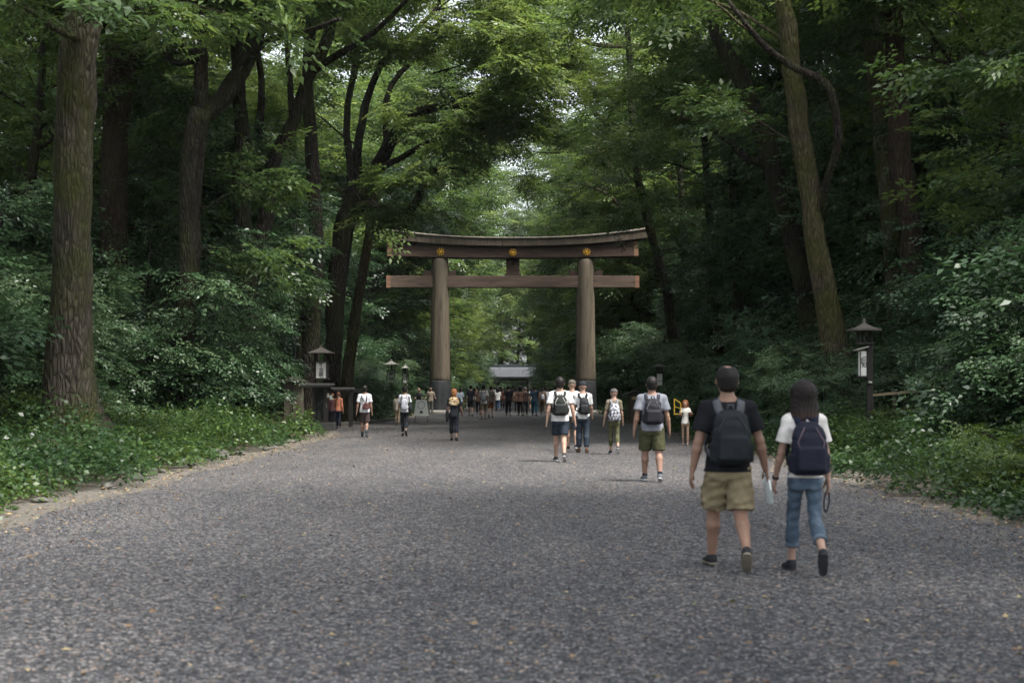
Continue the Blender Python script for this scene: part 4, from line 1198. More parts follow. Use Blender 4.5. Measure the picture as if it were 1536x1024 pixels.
# ================================================================== implicit-surface figures
class Field:
    """signed distance on a grid; parts are blended in, cloth hems are cut off with planes"""
    def __init__(s, lo, hi, h):
        s.lo = np.array(lo, float); s.h = h
        s.n = np.ceil((np.array(hi) - s.lo) / h).astype(int) + 1
        s.V = np.full(s.n, .6, np.float32)
        s.ax = [s.lo[i] + h * np.arange(s.n[i]) for i in range(3)]

    def region(s, lo, hi):
        a = np.maximum(np.floor((np.array(lo) - s.lo) / s.h).astype(int), 0)
        b = np.minimum(np.ceil((np.array(hi) - s.lo) / s.h).astype(int) + 1, s.n)
        return a, b

    def put(s, fn, lo, hi, k=.02, op='u'):
        pad = max(k, .01) + 3 * s.h
        a, b = s.region(np.array(lo) - pad, np.array(hi) + pad)
        if np.any(b <= a): return
        X_, Y_, Z_ = np.meshgrid(s.ax[0][a[0]:b[0]], s.ax[1][a[1]:b[1]], s.ax[2][a[2]:b[2]], indexing='ij', sparse=True)
        d = fn(X_, Y_, Z_).astype(np.float32)
        sl = tuple(slice(p, q) for p, q in zip(a, b))
        v = s.V[sl]
        if op == 'u':
            if k > 0:
                hh = np.clip(.5 + .5 * (v - d) / k, 0, 1)
                s.V[sl] = v * (1 - hh) + d * hh - k * hh * (1 - hh)
            else: s.V[sl] = np.minimum(v, d)
        elif op == 'cut': s.V[sl] = np.maximum(v, -d)

    def cone(s, a, b, ra, rb, k=.02, sc=(1, 1, 1)):
        a = np.array(a, float); b = np.array(b, float)
        sc = np.array(sc, float)
        A, B = a / sc, b / sc; ba = B - A; L2 = float(ba @ ba) + 1e-9
        def fn(X_, Y_, Z_):
            px, py, pz = X_ / sc[0] - A[0], Y_ / sc[1] - A[1], Z_ / sc[2] - A[2]
            t = np.clip((px * ba[0] + py * ba[1] + pz * ba[2]) / L2, 0, 1)
            return np.sqrt((px - t * ba[0]) ** 2 + (py - t * ba[1]) ** 2 + (pz - t * ba[2]) ** 2) - (ra + (rb - ra) * t)
        m = max(ra, rb) * max(1, sc.max())
        s.put(fn, np.minimum(a, b) - m, np.maximum(a, b) + m, k)

    def ell(s, c, r, k=.02, R=None, op='u'):
        c = np.array(c, float); r = np.array(r, float); mr = r.min()
        def fn(X_, Y_, Z_):
            x, y, z = X_ - c[0], Y_ - c[1], Z_ - c[2]
            if R is not None:
                x, y, z = (R[0][0] * x + R[1][0] * y + R[2][0] * z, R[0][1] * x + R[1][1] * y + R[2][1] * z, R[0][2] * x + R[1][2] * y + R[2][2] * z)
            q = np.sqrt((x / r[0]) ** 2 + (y / r[1]) ** 2 + (z / r[2]) ** 2)
            return (q - 1) * mr
        s.put(fn, c - r.max(), c + r.max(), k, op)

    def stack(s, prof, k=.02, e=2.3, noise=0.0, ph=0.0):
        """prof: rows (z, cx, cy, a, b) of (super)elliptic sections"""
        p = np.array(sorted(prof), float)
        z0, z1 = p[0, 0], p[-1, 0]
        def fn(X_, Y_, Z_):
            cx, cy, a, b = (np.interp(Z_, p[:, 0], p[:, i]) for i in (1, 2, 3, 4))
            u = np.abs((X_ - cx) / a); v = np.abs((Y_ - cy) / b)
            d = ((u ** e + v ** e) ** (1 / e) - 1) * np.minimum(a, b)
            if noise:
                d = d + noise * (np.sin(X_ * 31 + Z_ * 17 + ph) * np.sin(Z_ * 26 - X_ * 9 + Y_ * 11 + ph * 2) + .6 * np.sin(Z_ * 58 + X_ * 22 + ph))
            return np.maximum(d, np.maximum(z0 - Z_, Z_ - z1))
        am, bm = p[:, 3].max(), p[:, 4].max()
        s.put(fn, (p[:, 1].min() - am, p[:, 2].min() - bm, z0), (p[:, 1].max() + am, p[:, 2].max() + bm, z1), k)

    def rbox(s, c, half, r, R=None, k=.01):
        c = np.array(c, float); hf = np.array(half, float)
        def fn(X_, Y_, Z_):
            x, y, z = X_ - c[0], Y_ - c[1], Z_ - c[2]
            if R is not None:
                x, y, z = (R[0][0] * x + R[1][0] * y + R[2][0] * z, R[0][1] * x + R[1][1] * y + R[2][1] * z, R[0][2] * x + R[1][2] * y + R[2][2] * z)
            qx, qy, qz = np.abs(x) - hf[0] + r, np.abs(y) - hf[1] + r, np.abs(z) - hf[2] + r
            return np.sqrt(np.maximum(qx, 0) ** 2 + np.maximum(qy, 0) ** 2 + np.maximum(qz, 0) ** 2) + np.minimum(np.maximum(np.maximum(qx, qy), qz), 0) - r
        m = np.linalg.norm(hf)
        s.put(fn, c - m, c + m, k)

    def plane(s, p, n, lo=None, hi=None):
        """remove what lies on the side n points to"""
        p = np.array(p, float); n = np.array(n, float); n /= np.linalg.norm(n)
        if lo is None: a, b = np.zeros(3, int), s.n
        else: a, b = s.region(lo, hi)
        X_, Y_, Z_ = np.meshgrid(s.ax[0][a[0]:b[0]], s.ax[1][a[1]:b[1]], s.ax[2][a[2]:b[2]], indexing='ij', sparse=True)
        d = ((X_ - p[0]) * n[0] + (Y_ - p[1]) * n[1] + (Z_ - p[2]) * n[2]).astype(np.float32)
        sl = tuple(slice(i, j) for i, j in zip(a, b))
        s.V[sl] = np.maximum(s.V[sl], d)

    def mesh(s, name):
        V = s.V; S = V < 0
        c = np.zeros(tuple(s.n - 1), np.int8)
        for dx in (0, 1):
            for dy in (0, 1):
                for dz in (0, 1):
                    c += S[dx:dx + s.n[0] - 1, dy:dy + s.n[1] - 1, dz:dz + s.n[2] - 1]
        act = (c > 0) & (c < 8)
        ids = np.nonzero(act); Nn = len(ids[0])
        idx = np.full(act.shape, -1, np.int32); idx[act] = np.arange(Nn)
        i, j, k = ids
        acc = np.zeros((Nn, 3)); num = np.zeros(Nn)
        cs = [(a, b, d) for a in (0, 1) for b in (0, 1) for d in (0, 1)]
        val = {q: V[i + q[0], j + q[1], k + q[2]].astype(float) for q in cs}
        for q in cs:
            for a in range(3):
                if q[a]: continue
                q2 = list(q); q2[a] = 1; q2 = tuple(q2)
                v1, v2 = val[q], val[q2]
                m = (v1 < 0) != (v2 < 0)
                t = np.where(m, v1 / np.where(m, v1 - v2, 1), 0)
                pos = np.tile(np.array(q, float), (Nn, 1)); pos[:, a] += t
                acc += pos * m[:, None]; num += m
        P = s.lo + s.h * (np.stack(ids, 1) + acc / np.maximum(num, 1)[:, None])
        Fs = []
        for a, b, d in ((0, 1, 2), (1, 2, 0), (2, 0, 1)):
            St = S.transpose(a, b, d); It = idx.transpose(a, b, d)
            E = (St[:-1] != St[1:])[:, 1:-1, 1:-1]
            x, y, z = np.nonzero(E); y = y + 1; z = z + 1
            q = np.stack([It[x, y - 1, z - 1], It[x, y, z - 1], It[x, y, z], It[x, y - 1, z]], 1)
            inside = St[x, y, z]
            q = np.where(inside[:, None], q, q[:, ::-1])
            Fs.append(q)
        Fs = np.concatenate(Fs)
        Fs = Fs[(Fs >= 0).all(1)]
        me = bpy.data.meshes.new(name)
        me.vertices.add(len(P)); me.vertices.foreach_set('co', P.astype(np.float32).ravel())
        me.loops.add(Fs.size); me.loops.foreach_set('vertex_index', Fs.astype(np.int32).ravel())
        me.polygons.add(len(Fs)); me.polygons.foreach_set('loop_start', np.arange(0, Fs.size, 4, dtype=np.int32))
        me.polygons.foreach_set('use_smooth', np.ones(len(Fs), bool))
        me.update(calc_edges=True)
        return me


def skinmat(col):
    m, nt, b = newmat('skin')
    v = coords(nt)
    c = ramp(nt, noise(nt, v, 9, 4), [(.3, tuple(x * .85 for x in col)), (.7, tuple(x * 1.1 for x in col))])
    nt.links.new(c.outputs[0], b.inputs['Base Color']); b.inputs['Roughness'].default_value = .5
    b.inputs['Specular IOR Level'].default_value = .35
    return m
def hairmat(root, tip, z0=.0, z1=1.0):
    m, nt, b = newmat('hair')
    v = coords(nt, (1, 1, .06)); n = noise(nt, v, 60, 5, .7)
    sep = nt.nodes.new('ShaderNodeSeparateXYZ'); nt.links.new(coords(nt), sep.inputs[0])
    mr = N(nt, 'ShaderNodeMapRange'); nt.links.new(sep.outputs[2], mr.inputs[0]); mr.inputs[1].default_value = z1; mr.inputs[2].default_value = z0
    base = mixc(nt, mr.outputs[0], root, tip)
    f = ramp(nt, n, [(.3, (.55,) * 3), (.7, (1.4,) * 3)])
    nt.links.new(mixc(nt, 1, base, f.outputs[0], 'MULTIPLY'), b.inputs['Base Color'])
    b.inputs['Roughness'].default_value = .55; b.inputs['Specular IOR Level'].default_value = .25
    bump(nt, n, b, .5, .01)
    return m
SKIN = [skinmat((.29, .172, .122)), skinmat((.37, .235, .175)), skinmat((.25, .145, .10))]
HAIR = hairmat((.012, .010, .009), (.018, .014, .012))
HAIR_OMBRE = hairmat((.012, .008, .007), (.045, .022, .013), 1.27, 1.38)
HAIR_GREY = hairmat((.04, .036, .032), (.05, .045, .04))
HAIR_RED = hairmat((.26, .09, .03), (.32, .12, .04))
HAIR_BLOND = hairmat((.30, .20, .10), (.38, .25, .13))


def V3(*a): return np.array(a, float)


def rotx(v, a):
    """rotate about the x axis; positive swings something hanging down forward (+y)"""
    c, s = math.cos(a), math.sin(a)
    return np.array([v[0], v[1] * c - v[2] * s, v[1] * s + v[2] * c])


def skeleton(H=1.75, legs=((20, 4), (-14, 38)), arms=((-18, 15), (16, 18)), w=1.0, lean=3, abd=(8, 8), legx=.088, legab=(1, 1), head=(0, 0)):
    """legs/arms: (left, right) = (swing forward, bend) in degrees; figure faces +y, x to its right"""
    s = H / 1.75
    J = {'s': s, 'w': w}
    hipz = None; L = []
    for (a, k), side, ab in zip(legs, (-1, 1), legab):
        a = math.radians(a); k = math.radians(k)
        th = rotx(V3(side * math.sin(math.radians(ab)) * .41, 0, -.41), a)
        sh = rotx(V3(0, 0, -.405), a - k)
        L.append((th, sh, a - k))
    lens = [-(th + sh)[2] for th, sh, _ in L]
    hz = max(lens) + .085
    J['hz'] = hz * s
    for n_, (th, sh, sa), side in zip('LR', L, (-1, 1)):
        hip = V3(side * legx * w, 0, hz); kn = hip + th; an = kn + sh
        lift = an[2] - .085
        pitch = -min(1.25, lift / .15 * 1.0) if lift > .01 else 0.0
        J['hip' + n_], J['kn' + n_], J['an' + n_] = hip * s, kn * s, an * s
        J['pitch' + n_] = pitch
    ln = math.radians(lean)
    def up(z, x=0, y=0): z = z * 1.03; return V3(x, y + (z) * math.sin(ln), hz + z * math.cos(ln)) * s
    J['up'] = up
    J['neck'] = up(.555); J['head'] = up(.718, 0, .015)
    for n_, (a, k), side, ab in zip('LR', arms, (-1, 1), abd):
        sh = up(.486, side * .176 * w, -.005)
        a = math.radians(a); k = math.radians(k); b_ = math.radians(ab)
        ua = rotx(V3(side * math.sin(b_) * .29, 0, -math.cos(b_) * .29), a)
        fa = rotx(V3(side * math.sin(b_ * .75) * .25, 0, -math.cos(b_ * .75) * .25), a + k)
        J['sh' + n_], J['el' + n_], J['wr' + n_] = sh, sh + ua * s, sh + (ua + fa) * s
        J['fd' + n_] = nrm(fa)
    J['turn'] = head
    return J


def hand(f, J, n_, side, h, curl=.5):
    s = J['s']; w = J['wr' + n_]; d = J['fd' + n_]
    if h > .0125:
        f.cone(w, w + d * .13 * s, .030 * s, .022 * s, .01, (.8, 1.1, 1)); return
    # palm faces the thigh (inward); fingers spread front to back; thumb at the front
    inn = nrm(V3(-side, 0, 0) - d * (V3(-side, 0, 0) @ d)); fr = nrm(np.cross(d, inn)); fr = fr if fr[1] > 0 else -fr
    k = .010 * s
    for i, (o, ln, kn) in enumerate(((.030, .078, .088), (.010, .086, .092), (-.010, .080, .088), (-.029, .064, .080))):
        a = w + fr * (o * .55 * s); b = w + fr * (o * s) + d * kn * s
        f.cone(a, b, .015 * s, .0115 * s, .012)
        dirn = d; p = b; c = curl * (.75 + .2 * i)
        for sg, (q, r0, r1) in enumerate(((.46, .0105, .0095), (.32, .0095, .0088), (.24, .0088, .0075))):
            ang = c * (.5, .8, .5)[sg]
            dirn = nrm(dirn * math.cos(ang) + (inn * 1.0) * math.sin(ang))
            p2 = p + dirn * ln * q * s
            f.cone(p, p2, r0 * s, r1 * s, .002); p = p2
    a = w + fr * .018 * s + d * .018 * s
    b = a + (fr * .72 + d * .62 + inn * .30) * .046 * s; c_ = b + (fr * .25 + d * .85 + inn * .35) * .038 * s; e_ = c_ + (d * .9 + inn * .4) * .026 * s
    f.cone(a, b, .016 * s, .012 * s, .012); f.cone(b, c_, .0118 * s, .0105 * s, .004); f.cone(c_, e_, .0105 * s, .0085 * s, .004)


def body_mesh(J, h, hands=True, curl=(.5, .5), torso=True, fem=False):
    s = J['s']; w = J['w']; up = J['up']
    lo = np.min([J[k] for k in J if isinstance(J[k], np.ndarray) and k[:2] in ('ha', 'wr', 'an', 'el', 'kn', 'sh')], 0) - .26
    hi = np.max([J[k] for k in J if isinstance(J[k], np.ndarray) and k[:2] in ('he', 'wr', 'an', 'el', 'kn', 'sh')], 0) + .26
    lo[2] = -.02; hi[2] = J['head'][2] + .15 * s
    f = Field(lo, hi, h)
    def P(z): return up(z)
    tor = [(-.02, .145, .095), (.08, .150, .10), (.2, .128, .090), (.32, .145, .10), (.43, .160, .105), (.50, .150, .085), (.545, .08, .06)]
    if fem: tor = [(-.02, .155, .10), (.08, .150, .10), (.2, .112, .082), (.32, .128, .098), (.43, .142, .100), (.50, .135, .075), (.545, .07, .055)]
    f.stack([(P(z)[2], 0, P(z)[1], a * s * w, b * s) for z, a, b in tor], .02, 2.2)
    f.cone(J['neck'] - V3(0, 0, .03 * s), J['head'] - V3(0, .01 * s, .06 * s), .062 * s * (w * .5 + .5), .054 * s * (w * .5 + .5), .03)
    s = s * 1.08
    hd = J['head']; R = Euler((math.radians(J['turn'][1]), 0, math.radians(J['turn'][0]))).to_matrix()
    Rn = [[R[i][j] for j in range(3)] for i in range(3)]
    s8 = J['s'] * 1.08
    def hp(x, y, z): v_ = R @ Vector((x * s8 * 1.10, y * s8 * 1.04, z * s8)); return hd + V3(*v_)
    f.ell(hp(0, -.012, .025), V3(.084, .098, .094) * s, .02, Rn)
    f.ell(hp(0, .022, -.035), V3(.068, .074, .082) * s, .03, Rn)      # face and jaw
    f.cone(hp(0, .085, .012), hp(0, .108, -.028), .009 * s, .015 * s, .012)   # nose
    f.cone(hp(-.022, .092, -.060), hp(.022, .092, -.060), .008 * s, .008 * s, .012)  # mouth
    f.cone(hp(-.04, .082, .030), hp(.04, .082, .030), .008 * s, .008 * s, .012)  # brow
    f.ell(hp(0, .075, -.098), V3(.022, .018, .018) * s, .015, Rn)
    if h < .0125:
        for sx in (-1, 1): f.ell(hp(sx * .031, .094, .012), V3(.013, .012, .009) * s, .006, Rn, 'cut')
    for sx in (-1, 1): f.ell(hp(sx * .078, -.008, -.005), V3(.010, .018, .032) * s, .006, Rn)
    s = J['s']
    for n_, side in (('L', -1), ('R', 1)):
        f.cone(J['up'](.49, side * .12 * w), J['sh' + n_], .056 * s, .050 * s * w, .03)
        f.cone(J['up'](.555, side * .03), J['up'](.50, side * .13 * w), .045 * s, .045 * s, .03)
        f.cone(J['sh' + n_], J['el' + n_], .050 * s * w, .038 * s * w, .02)
        m = J['el' + n_] * .72 + J['wr' + n_] * .28
        f.cone(J['el' + n_], m, .038 * s * w, .041 * s * w, .015); f.cone(m, J['wr' + n_], .041 * s * w, .026 * s * w, .015)
        if hands: hand(f, J, n_, side, h, curl[0 if side < 0 else 1])
        f.cone(J['hip' + n_], J['kn' + n_], .085 * s * w, .055 * s * w, .03)
        k, a = J['kn' + n_], J['an' + n_]; m = k * .68 + a * .32 + V3(0, -.014 * s, 0)
        f.cone(k, m, .053 * s * w, .057 * s * w, .02); f.cone(m, a, .057 * s * w, .034 * s * w, .02)
        f.cone(a, a + rotx(V3(0, .1, -.04), J['pitch' + n_]) * s, .034 * s, .026 * s, .02)
    return f.mesh('body'), hp


def shirt_mesh(J, h, sleeve=.72, hem=-.06, fit=1.0, fem=False, collar=.552, folds=.0022, ph=0., flare=1.0):
    s = J['s']; w = J['w']; up = J['up']
    a_ = np.min([J['elL'], J['elR'], J['wrL'], J['wrR'], up(hem)], 0) - .2; b_ = np.max([J['elL'], J['elR'], J['wrL'], J['wrR'], up(.6)], 0) + .2
    f = Field(a_, b_, h)
    t = .022 * fit
    tor = [(hem, .182 * flare, .146 * flare), (.03, .176, .138), (.10, .166, .124), (.2, .156, .115), (.32, .166, .122), (.43, .184, .126), (.49, .176, .105), (.525, .125, .082), (.56, .07, .060)]
    if fem: tor = [(hem, .180 * flare, .146), (.03, .174, .136), (.10, .160, .118), (.2, .138, .105), (.32, .152, .118), (.43, .165, .118), (.49, .158, .094), (.525, .110, .074), (.56, .065, .056)]
    f.stack([(up(z)[2], 0, up(z)[1], (a * w + (t - .022)) * s, (b + (t - .022)) * s) for z, a, b in tor], .02, 2.25, folds * s, ph)
    for n_, side in (('L', -1), ('R', 1)):
        sh, el, wr = J['sh' + n_], J['el' + n_], J['wr' + n_]
        f.cone(up(.495, side * .10 * w), sh + V3(0, 0, .004), .062 * s, .066 * s * w, .035)
        f.cone(up(.548, side * .055), up(.505, side * .14 * w), .052 * s, .056 * s, .03)
        if sleeve <= 1:
            e = sh + (el - sh) * sleeve
            f.cone(sh, e + (el - sh) * .15, .062 * s * w, .066 * s * w * fit, .022)
            cut_limb(f, e, nrm(el - sh), .095 * s)
        else:
            f.cone(sh, el, .064 * s * w * fit, .052 * s * w * fit, .02); f.cone(el, wr, .052 * s * w * fit, .040 * s * w * fit, .02)
    cut_limb(f, up(collar), nrm(V3(0, -.12, 1)), .088 * s)
    return f.mesh('shirt')


def cut_limb(f, p, n, r):
    """cut whatever lies beyond p along n, only close to the limb axis"""
    lo = p + n * r * .6 - r * 1.3; hi = p + n * r * .6 + r * 1.3
    a, b = f.region(lo, hi)
    X_, Y_, Z_ = np.meshgrid(f.ax[0][a[0]:b[0]], f.ax[1][a[1]:b[1]], f.ax[2][a[2]:b[2]], indexing='ij', sparse=True)
    x, y, z = X_ - p[0], Y_ - p[1], Z_ - p[2]
    t = x * n[0] + y * n[1] + z * n[2]
    rad = np.sqrt(np.maximum(x * x + y * y + z * z - t * t, 0))
    cut = np.where(rad < r, t, -1.0).astype(np.float32)
    sl = tuple(slice(i, j) for i, j in zip(a, b))
    f.V[sl] = np.maximum(f.V[sl], cut)


def pants_mesh(J, h, length=2.0, wide=1.0, hem_wide=1.0, fem=False, pockets=False, folds=.002, ph=1., waist=.10):
    """length: 0..1 along the thigh, 1..2 down the shin"""
    s = J['s']; w = J['w']; up = J['up']
    lo = np.min([J['anL'], J['anR'], J['knL'], J['knR'], J['hipL'], J['hipR']], 0) - .2; hi = np.max([J['anL'], J['anR'], J['knL'], J['knR'], up(.2)], 0) + .2
    f = Field(lo, hi, h)
    hx = .160 if fem else .152
    f.stack([(up(z)[2], 0, up(z)[1] - .004, a * s * w, b * s) for z, a, b in ((-.10, hx * .98, .112), (-.02, hx * 1.02, .118), (.06, hx * .98, .110), (waist, hx * .92, .104))], .02, 2.3)
    f.ell(up(-.05, -.07 * w, -.055), V3(.085, .075, .095) * s, .03); f.ell(up(-.05, .07 * w, -.055), V3(.085, .075, .095) * s, .03)
    for n_, side in (('L', -1), ('R', 1)):
        hip, kn, an = J['hip' + n_], J['kn' + n_], J['an' + n_]
        if length <= 1:
            e = hip + (kn - hip) * length
            f.cone(hip - V3(0, 0, .02 * s), e, .092 * s * w * wide, .086 * s * w * hem_wide, .025)
            if pockets:
                m = hip + (kn - hip) * .62 + V3(side * .085 * w * wide * s, 0, 0)
                f.rbox(m, V3(.016, .06, .07) * s, .012 * s, None, .012)
            cut_limb(f, e - (kn - hip) * .03, nrm(kn - hip), .15 * s)
        else:
            f.cone(hip - V3(0, 0, .02 * s), kn, .092 * s * w * wide, .064 * s * w * wide, .025)
            e = kn + (an - kn) * (length - 1)
            m = kn * .68 + an * .32 + V3(0, -.014 * s, 0)
            f.cone(kn, m, .066 * s * w * wide, .069 * s * w * max(1, wide), .02)
            f.cone(m, e, .069 * s * w * max(1, wide), .054 * s * w * hem_wide, .02)
            cut_limb(f, e - (an - kn) * .02, nrm(an - kn), .11 * s)
    # folds
    if folds:
        X_, Y_, Z_ = np.meshgrid(*f.ax, indexing='ij', sparse=True)
        f.V += (folds * s * (np.sin(Z_ * 47 + X_ * 30 + ph) * np.sin(X_ * 41 - Z_ * 13 + Y_ * 35) + .5 * np.sin(Z_ * 85 + Y_ * 30 - X_ * 24))).astype(np.float32)
    return f.mesh('trousers' if length > 1 else 'shorts')


def shoe_meshes(J, n_, h, low=False):
    s = J['s']; a = J['an' + n_]; p = J['pitch' + n_]; side = -1 if n_ == 'L' else 1
    f = Field(V3(-.08, -.12, -.02), V3(.08, .26, .14), h)
    f.cone((0, -.035, .030), (0, .05, .032), .038, .040, .02); f.cone((0, .05, .030), (side * .006, .155, .026), .042, .034, .02, (1.08, 1, .85))
    f.cone((0, -.03, .055), (0, .03, .06), .036, .032, .02)
    if not low: f.cone((0, -.01, .05), (0, -.012, .085), .040, .038, .02)
    f.plane((0, 0, .018), (0, 0, -1)); 
    if not low: f.plane((0, -.01, .098), (0, .35, 1))
    up_ = f.mesh('shoe')
    g = Field(V3(-.09, -.12, -.03), V3(.09, .27, .06), h)
    g.cone((0, -.038, .0), (0, .05, .0), .040, .041, .02); g.cone((0, .05, .0), (side * .006, .162, .004), .046, .037, .02)
    g.plane((0, 0, .021), (0, 0, 1)); g.plane((0, 0, .0), (0, 0, -1))
    so_ = g.mesh('sole')
    # ankle is .085 above the sole, toe ball stays on the ground when the heel lifts
    R = Euler((p, 0, math.radians(-side * 7))).to_matrix()
    off = Vector(a) - R @ Vector((0, -.012, .085 if True else 0)) * s
    for me_ in (up_, so_):
        me_.transform(Matrix.Translation(off) @ R.to_4x4() @ Matrix.Scale(s, 4))
    mz = min(v_.co.z for v_ in so_.vertices)
    return up_, so_, mz


def hair_mesh(J, hp, h, style='short'):
    s = J['s'] * 1.08; hd = J['head']
    f = Field(hd - V3(.2, .22, .36) * s, hd + V3(.2, .2, .2) * s, h)
    R = Euler((math.radians(J['turn'][1]), 0, math.radians(J['turn'][0]))).to_matrix()
    Rn = [[R[i][j] for j in range(3)] for i in range(3)]
    def cutp(p, n):
        q = R @ Vector(n); f.plane(hp(*p), V3(*q))
    if style in ('short', 'bald'):
        f.ell(hp(0, -.020, .030), V3(.092, .103, .102) * s, .02, Rn); f.ell(hp(0, -.045, -.035), V3(.074, .062, .072) * s, .025, Rn)
        cutp((0, .062, .03), (0, 1, -.25)); cutp((0, -.06, -.085), (0, .3, -1)); cutp((0, .02, -.02), (0, .75, -.75))
        if style == 'bald': f.ell(hp(0, -.035, .135), V3(.058, .066, .040) * s, .01, Rn, 'cut')
    elif style == 'bob':       # shoulder-length, heavy at the ends
        f.ell(hp(0, -.015, .035), V3(.104, .112, .103) * s, .02, Rn)
        f.stack([(hp(0, 0, z)[2], hp(0, y, 0)[0], hd[1] + y * s, a * s, b * s) for z, y, a, b in ((-.240, -.055, .100, .062), (-.20, -.050, .122, .078), (-.10, -.030, .120, .088), (.0, -.02, .110, .100), (.06, -.015, .100, .100))], .03, 2.2)
        cutp((0, .062, .0), (0, 1, -.10))
        X_, Y_, Z_ = np.meshgrid(*f.ax, indexing='ij', sparse=True)
        f.V += (.0022 * s * np.sin(X_ * 190 + np.sin(Z_ * 20) * 1.5) * np.clip((hd[2] - Z_) * 8 + .6, 0, 1)).astype(np.float32)
        f.V = np.maximum(f.V, ((hp(0, 0, -.215)[2] + .016 * np.sin(X_ * 75 + 1) + .008 * np.sin(X_ * 210) - .25 * np.abs(X_)) - Z_).astype(np.float32) + 0 * f.V)
    elif style == 'bun':
        f.ell(hp(0, -.020, .030), V3(.092, .103, .100) * s, .02, Rn); f.ell(hp(0, -.045, -.03), V3(.07, .06, .07) * s, .02, Rn)
        f.ell(hp(0, -.085, .085), V3(.042, .042, .042) * s, .01)
        cutp((0, .055, .02), (0, 1, -.3)); cutp((0, 0, -.08), (0, 0, -1))
    elif style == 'tail':
        f.ell(hp(0, -.020, .030), V3(.092, .103, .100) * s, .02, Rn); f.ell(hp(0, -.045, -.03), V3(.07, .06, .07) * s, .02, Rn)
        f.cone(hp(0, -.11, .03), hp(0, -.13, -.12), .028 * s, .030 * s, .02); f.cone(hp(0, -.13, -.12), hp(0, -.12, -.24), .030 * s, .012 * s, .02)
        cutp((0, .055, .02), (0, 1, -.3))
    elif style == 'cap':
        f.ell(hp(0, -.010, .035), V3(.097, .108, .096) * s, .01, Rn); cutp((0, 0, .015), (0, -.12, -1))
        f.cone(hp(-.03, .10, .03), hp(.03, .10, .03), .06 * s, .06 * s, .005, (1, 1, .16))
    elif style == 'hat':       # soft wide brim
        f.ell(hp(0, -.010, .04), V3(.096, .11, .10) * s, .01, Rn); cutp((0, 0, .01), (0, 0, -1))
        f.ell(hp(0, -.005, .018), V3(.155, .17, .020) * s, .02, Rn)
    elif style == 'wrap':
        f.ell(hp(0, -.015, .03), V3(.098, .112, .108) * s, .02, Rn); f.ell(hp(0, -.05, -.05), V3(.085, .07, .07) * s, .03, Rn); cutp((0, .065, 0), (0, 1, -.2))
        X_, Y_, Z_ = np.meshgrid(*f.ax, indexing='ij', sparse=True)
        f.V += (.004 * s * np.sin(Z_ * 95 + X_ * 30)).astype(np.float32)
    if h < .0125 and style not in ('cap', 'hat', 'wrap'):
        X_, Y_, Z_ = np.meshgrid(*f.ax, indexing='ij', sparse=True)
        f.V += (.0016 * s * (np.sin(X_ * 420 + Z_ * 60) * np.sin(Y_ * 380 - Z_ * 90) + np.sin(X_ * 230 + Y_ * 260 + Z_ * 120))).astype(np.float32)
    return f.mesh('hair')


def person(label, px, d, H, J=None, h=.02, shirt=None, legs=None, hair=('short', None), skin=0, shoes=(.03, .03, .033), sole=(.5, .5, .5), socks=None, fem=False,
           rz=0., curl=(.5, .5), group=None, x=None, shirt_kw={}, legs_kw={}, extra=None, cat='person', hatcol=None):
    x = (px - 768) / F * d if x is None else x
    J = J or skeleton(H)
    e = empty('person', (x, d, 0.0), rz)
    tag(e, label, cat, group)
    bm_, hp = body_mesh(J, h, curl=curl, fem=fem)
    link('body', bm_, e, SKIN[skin])
    if shirt is not None: link('shirt', shirt_mesh(J, h, fem=fem, **shirt_kw), e, fab(shirt) if not isinstance(shirt, bpy.types.Material) else shirt)
    if legs is not None:
        me_ = pants_mesh(J, h, fem=fem, **legs_kw); link(me_.name.split('.')[0], me_, e, fab(legs, scale=5, bumpy=.4) if not isinstance(legs, bpy.types.Material) else legs)
    low = 9
    for n_ in 'LR':
        u_, s_, mz = shoe_meshes(J, n_, min(max(h * .8, .006), .011))
        o = link('shoe', u_, e, fab(shoes)); link('sole', s_, o, fab(sole)); low = min(low, mz)
        if socks:
            mb = MB(); s = J['s']; a, k = J['an' + n_], J['kn' + n_]; q = lambda t: a + (k - a) * t
            mb.tube([q(-.02), q(.12), q(.33)], [.043 * s, .041 * s, .047 * s], 14); mb.build('sock', fab(socks), e)
    e.location.z = -low + .004
    st, hc = hair
    if st:
        m_ = hc if isinstance(hc, bpy.types.Material) else (fab(hc) if hc else HAIR)
        link('hair' if st not in ('cap', 'hat', 'wrap') else ('cap' if st == 'cap' else 'hat'), hair_mesh(J, hp, h, st), e, m_)
    if h < .0125:
        for sx in (-1, 1):
            c_ = hp(sx * .031, .086, .012); mb = MB(); mb.lathe([(.002, -.011), (.008, -.008), (.011, 0), (.008, .008), (.002, .011)], tuple(c_), 12)
            mb.build('eye', plain('eye_white', (.6, .58, .55), .25, bmp=0), e)
    return e, J, hp


